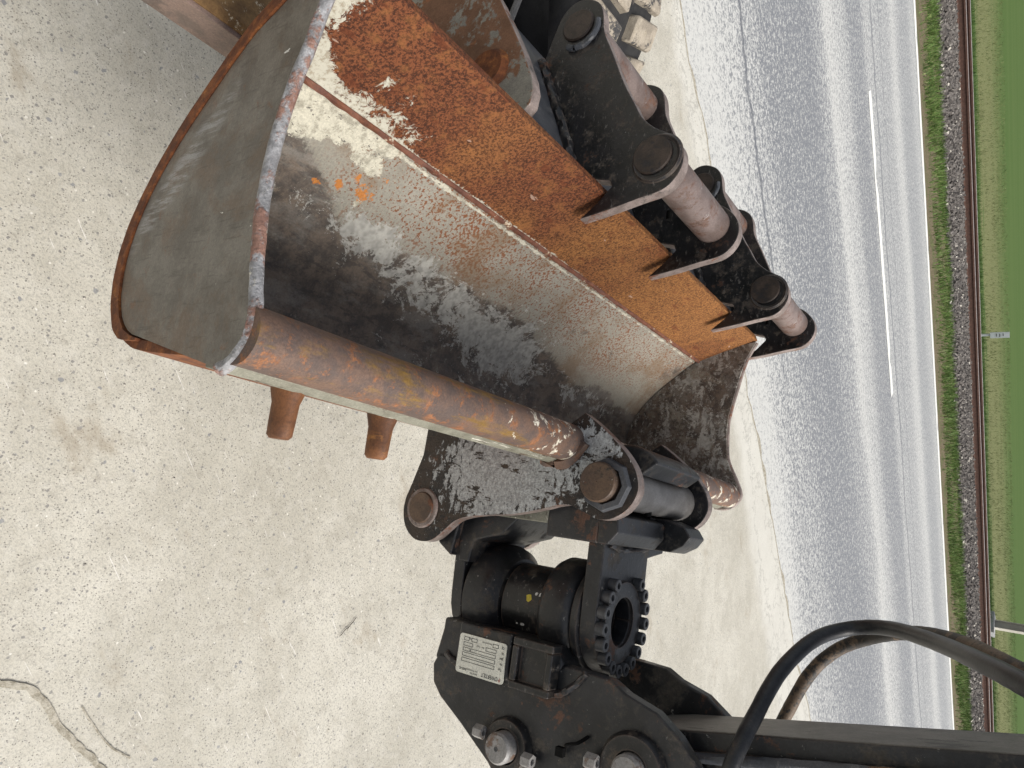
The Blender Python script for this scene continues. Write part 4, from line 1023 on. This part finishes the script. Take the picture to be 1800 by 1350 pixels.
# hoses
def hose(px, r, mat, label, nm='hydraulic_hose'):
    P = [at(*q) for q in px]; base = P[0]; bm = bmesh.new(); sweep(bm, spline([p - base for p in P], 12), r, 18, .05)
    bmesh.ops.recalc_face_normals(bm, faces=bm.faces); me = bpy.data.meshes.new(nm); bm.to_mesh(me); bm.free()
    o = link(nm, me, mat, None, 60); o.location = base
    return tag(o, label, 'hydraulic hose', 'hydraulic hoses by the arm')
hose([(1268, 1400, .99), (1292, 1330, 1.0), (1325, 1262, 1.04), (1372, 1180, 1.10), (1432, 1124, 1.16), (1500, 1104, 1.18), (1570, 1106, 1.12), (1650, 1131, .98), (1740, 1172, .80), (1840, 1226, .68), (1950, 1290, .60)],
     .0118, M['rubber'], 'nearer clean black hydraulic hose arching in front of the road and over the arm')
hose([(1350, 1320, 1.34), (1385, 1250, 1.34), (1424, 1184, 1.34), (1476, 1140, 1.32), (1550, 1117, 1.26), (1620, 1114, 1.14), (1700, 1134, 1.0), (1790, 1178, .86), (1880, 1222, .78)],
     .0118, M['rubber_brown'], 'dusty brown streaked hydraulic hose arching just behind the black one')

# ================================================================== OTHER BUCKETS BEHIND THE LIP
EARL = [(-.558, -.040), (-.572, .04), (-.590, .12), (-.603, .18), (-.628, .212), (-.665, .228), (-.708, .222), (-.748, .190), (-.778, .142), (-.815, .105), (-.86, .080), (-.92, .046), (-1.03, -.004), (-1.10, -.036), (-1.165, -.048), (-1.205, -.070), (-1.228, -.114), (-1.222, -.155), (-1.19, -.185), (-1.13, -.205), (-1.06, -.225), (-.98, -.40), (-.80, -.36), (-.735, -.16), (-.672, -.03), (-.652, .036), (-.636, .043), (-.600, .010)]
def lug_bucket(t0, t1, label, first):
    b = bthing('coupler_bucket', (-.95, (t0 + t1) / 2, -.5), label, 'excavator bucket', 'black eared buckets behind the orange lip')
    for k, t in enumerate((t0, t1)):
        bm = bmesh.new(); prism(bm, rounded(EARL, (0, 20, 21, 25, 26, 27)), t, t + .034); o = done(bm, 'bucket_ear', [M['black'], M['edge']], b, bevel=.003, smooth=30); edge_mat(o, 1)
        if k: continue
        bm = bmesh.new(); lathe(bm, (-.700, .148), 'A', [(.001, t - .007), (.048, t - .007), (.051, t - .004), (.051, t), (.001, t)], 32); done(bm, 'pin_end', M['boss_dark'], b)
        bm = bmesh.new(); lathe(bm, (-.690, .160), 'A', [(.052, t - .003), (.060, t - .006), (.067, t + .001), (.052, t + .001)], 32); done(bm, 'pin_collar', M['black'], b)
        bm = bmesh.new(); lathe(bm, (-1.145, -.122), 'A', [(.001, t - .008), (.044, t - .008), (.048, t - .004), (.048, t), (.001, t)], 32); done(bm, 'pin_end', M['boss_dark'], b)
        bm = bmesh.new(); P = spline([V(-1.13 + .058 * math.cos(a), t - .006, -.115 + .058 * math.sin(a)) for a in [math.radians(-30 + 22 * q) for q in range(7)]], 4); sweep(bm, P, .009 * K, 8, .3); done(bm, 'pin_weld', M['bluegrey'], b)
    for c in ((-.700, .148), (-1.145, -.122)):
        bm = bmesh.new(); lathe(bm, c, 'A', [(.001, t0 + .034), (.052, t0 + .034), (.052, t1), (.001, t1)], 36); done(bm, 'coupling_tube', M['pin'], b)
    bm = bmesh.new(); lathe(bm, ((t0 + t1) / 2 + .02, .100), 'R', [(.001, -.665), (.008, -.665), (.008, -.640), (.001, -.640)], 14); done(bm, 'grease_hole', M['void'], b)
    # trough body
    pts = [(-.715, -.085), (-1.06, -.235), (-1.30, -.42), (-1.42, -.62), (-1.32, -.83), (-1.10, -.92), (-.85, -.85)]
    P = smooth_poly(pts, 1)
    bm = bmesh.new(); a, c_b = [], []
    inner = [(-.745, -.115), (-1.05, -.262), (-1.27, -.435), (-1.385, -.62), (-1.29, -.80), (-1.10, -.885), (-.85, -.82)]
    prism(bm, pts + inner[::-1], t0 - .22, t1 + .02)
    o = done(bm, 'trough_shell', M['bluegrey'], b, bevel=.002)
    for q0, q1 in ((t0 - .245, t0 - .221), (t1 + .0355, t1 + .06)):
        bm = bmesh.new(); prism(bm, pts, q0, q1); done(bm, 'side_plate', M['black'], b)
    # weld where the ear meets the sheet
    bm = bmesh.new(); Pq = spline([V(-.725, t0 - .006, -.082), V(-.80, t0 - .006, -.112), V(-.93, t0 - .006, -.168), V(-1.06, t0 - .006, -.228)], 14); sweep(bm, Pq, .014 * K, 10, .5); done(bm, 'weld_bead', M['black'], b)
    return b
lug_bucket(.865, 1.285, 'black bucket whose two big ears and brown tube stand over the middle of the lip', True)
lug_bucket(1.835, 2.235, 'black bucket whose ears reach over the far end of the lip, beside the road', False)

# rusty bucket nearest, behind the lip
rb = bthing('rusty_bucket', (-.95, .4, -.8), 'rust brown bucket with grey blotched ear, behind the near end of the orange lip', 'excavator bucket')
bm = bmesh.new(); P = [(-1.25, -.30), (-1.14, -.245), (-1.049, -.184), (-.99, -.150), (-.941, -.122), (-.89, -.094), (-.841, -.070), (-.80, -.050), (-.765, -.040), (-.73, -.043), (-.70, -.07), (-.70, -.14), (-.76, -.30), (-.85, -.45), (-1.2, -.6), (-1.35, -.42)]
prism(bm, P, .60, .635); o = done(bm, 'bucket_ear', [M['rust_ear'], M['edge']], rb, bevel=.003); edge_mat(o, 1)
bm = bmesh.new(); lathe(bm, (-.850, -.185), 'A', [(.001, .585), (.048, .585), (.052, .590), (.060, .600), (.001, .600)], 32); done(bm, 'pin_end', M['rust_edge'], rb)
bm = bmesh.new()
prism(bm, [(-.652, -.487), (-.632, -.372), (-.645, -.370), (-.668, -.484)], -.35, .58); done(bm, 'cutting_edge', M['blade'], rb, bevel=.002)
bm = bmesh.new()
prism(bm, [(-.640, -.366), (-.66, -.36), (-.80, -.395), (-1.0, -.50), (-1.0, -.53), (-.80, -.43), (-.670, -.385), (-.650, -.39)], -.35, .60); done(bm, 'trough_shell', M['ochre'], rb, bevel=.002)

# ================================================================== WHEEL OF THE PARKED MACHINE
wl = bpy.data.objects.new('parked_machine', None); COL.objects.link(wl); wl.location = (-1.13, 1.73, 0.012)
wl.rotation_euler = (0, 0, math.radians(-3))
tag(wl, 'parked machine with shade-black chassis and a mud caked lugged tyre, behind the black bucket ears', 'machine')
bm = bmesh.new(); n = 72; prt = [(.20, -.15), (.24, -.165), (.34, -.17), (.372, -.15), (.385, -.10), (.388, 0), (.385, .10), (.372, .15), (.34, .17), (.24, .165), (.20, .15)]
rings = [[bm.verts.new((r * math.cos(2 * PI * i / n), y, .40 + r * math.sin(2 * PI * i / n))) for i in range(n)] for r, y in prt]
for k, (a, b) in enumerate(zip(rings, rings[1:] + rings[:1])):
    for i in range(n):
        f = bm.faces.new((a[i], a[(i + 1) % n], b[(i + 1) % n], b[i]))
        f.material_index = 1
bmesh.ops.recalc_face_normals(bm, faces=bm.faces)
me = bpy.data.meshes.new('wheel'); bm.to_mesh(me); bm.free(); ty = link('wheel', me, [M['tyre'], M['tyre_black']], wl)
bm = bmesh.new(); rnd = random.Random(5)
for i in range(24):
    for sd in (-1, 1):
        a0 = 2 * PI * (i + (.5 if sd > 0 else 0)) / 24
        q = [(0.016, -.05), (.055, .03), (.055, .155), (.016, .165)]
        vs_ = []
        for rr in (.372, .418):
            for (yy, aa) in ((.016, -.10), (.016, .085), (.168, .165), (.168, -.035)):
                sh = 0.010 if rr > .4 else 0
                a = a0 + aa * (1 - sh * 8) + rnd.uniform(-.006, .006); y_ = sd * (yy + (sh if yy < .1 else -sh)); r_ = rr - (.02 if yy > .1 and rr > .4 else 0) + rnd.uniform(-.003, .003)
                vs_.append(bm.verts.new((r_ * math.cos(a), y_, .40 + r_ * math.sin(a))))
        for f in ((0, 1, 2, 3), (4, 5, 6, 7), (0, 1, 5, 4), (1, 2, 6, 5), (2, 3, 7, 6), (3, 0, 4, 7)): bm.faces.new([vs_[k] for k in f])
bmesh.ops.recalc_face_normals(bm, faces=bm.faces)
me = bpy.data.meshes.new('tread'); bm.to_mesh(me); bm.free(); o = link('tread', me, M['tyre'], ty)
o.modifiers.new('b', 'BEVEL').width = .006
bm = bmesh.new(); n = 48
rings = [[bm.verts.new((r * math.cos(2 * PI * i / n), y, .40 + r * math.sin(2 * PI * i / n))) for i in range(n)] for r, y in [(.001, -.06), (.10, -.06), (.12, -.09), (.17, -.09), (.185, -.15), (.205, -.155), (.205, .15), (.001, .15)]]
for a, b in zip(rings, rings[1:]):
    for i in range(n): bm.faces.new((a[i], a[(i + 1) % n], b[(i + 1) % n], b[i]))
bmesh.ops.recalc_face_normals(bm, faces=bm.faces)
me = bpy.data.meshes.new('rim'); bm.to_mesh(me); bm.free(); link('rim', me, M['black'], ty)
bm = bmesh.new(); rbox(bm, -1.6, .46, -.42, -.26, .22, .70); rbox(bm, -1.6, .2, -.26, -.21, .30, .62)
me = bpy.data.meshes.new('chassis'); bm.to_mesh(me); bm.free(); o = link('chassis', me, M['void'], wl); o.modifiers.new('b', 'BEVEL').width = .008  # coloured near black to stand for the deep shade behind the ears
bm = bmesh.new(); P = [wl.matrix_basis.inverted() @ at(*q) for q in ((922, -30, 1.60), (911, 0, 1.60), (893, 45, 1.60))]; sweep(bm, P, .008, 8)
me = bpy.data.meshes.new('edge_rail'); bm.to_mesh(me); bm.free(); link('edge_rail', me, M['pin_grey'], wl)

# ================================================================== SMALL THINGS ON THE YARD
rnd = random.Random(21); vs, fs = [], []
for _ in range(1500):
    cl = rnd.random() < .5
    x = rnd.gauss(-.6, .8) if cl else rnd.uniform(-3, 5); y = rnd.gauss(1.6, .8) if cl else rnd.uniform(.2, 4.3)
    if rnd.random() < .3: y = edge_y(x) - abs(rnd.gauss(0, .12)) - .02
    if y > edge_y(x): continue
    r_ = rnd.choice((.0012, .0018, .0018, .0025, .004)) * rnd.uniform(.8, 1.3); i = len(vs)
    for a, b, c in ((1, 0, 0), (.3, .9, 0), (-.8, .6, 0), (-.9, -.5, 0), (.3, -1, 0), (.1, .1, .8)): vs.append((x + a * r_ * rnd.uniform(.7, 1.3), y + b * r_ * rnd.uniform(.7, 1.3), .0085 + c * r_ * rnd.uniform(.6, 1.2)))
    fs += [(i + k, i + (k + 1) % 5, i + 5) for k in range(5)]
gg = G('loose_grit'); ri_ = gg.n('ShaderNodeNewGeometry').outputs['Random Per Island']
gm_ = gg.out(gg.mix(ri_, (0.14, 0.135, 0.125), (0.62, 0.58, 0.50)), 0.8)
gr_ = road_obj('loose_grit', mesh_np('loose_grit', vs, fs, gm_), gm_); gr_.data.set_sharp_from_angle(angle=0.1)
tag(gr_, 'tiny loose stones scattered over the concrete yard', 'grit', kind='stuff')
bm = bmesh.new(); P = [Vector((*ground_px(x, y), .012)) for x, y in ((594, 1116), (602, 1106), (609, 1100), (622, 1084))]
b0 = P[0].copy(); sweep(bm, spline([p - b0 for p in P], 5), .0011, 6); sweep(bm, [P[2] - b0, P[2] - b0 + Vector((.006, -.012, .001))], .0007, 5)
me = bpy.data.meshes.new('twig'); bm.to_mesh(me); bm.free(); tw = road_obj('twig', me, layered('twig_bark', ((0.03, 0.025, 0.02), (0.05, 0.04, 0.03), 80), [], 0.8), loc=b0)
tag(tw, 'thin dark twig lying on the pale concrete', 'twig')
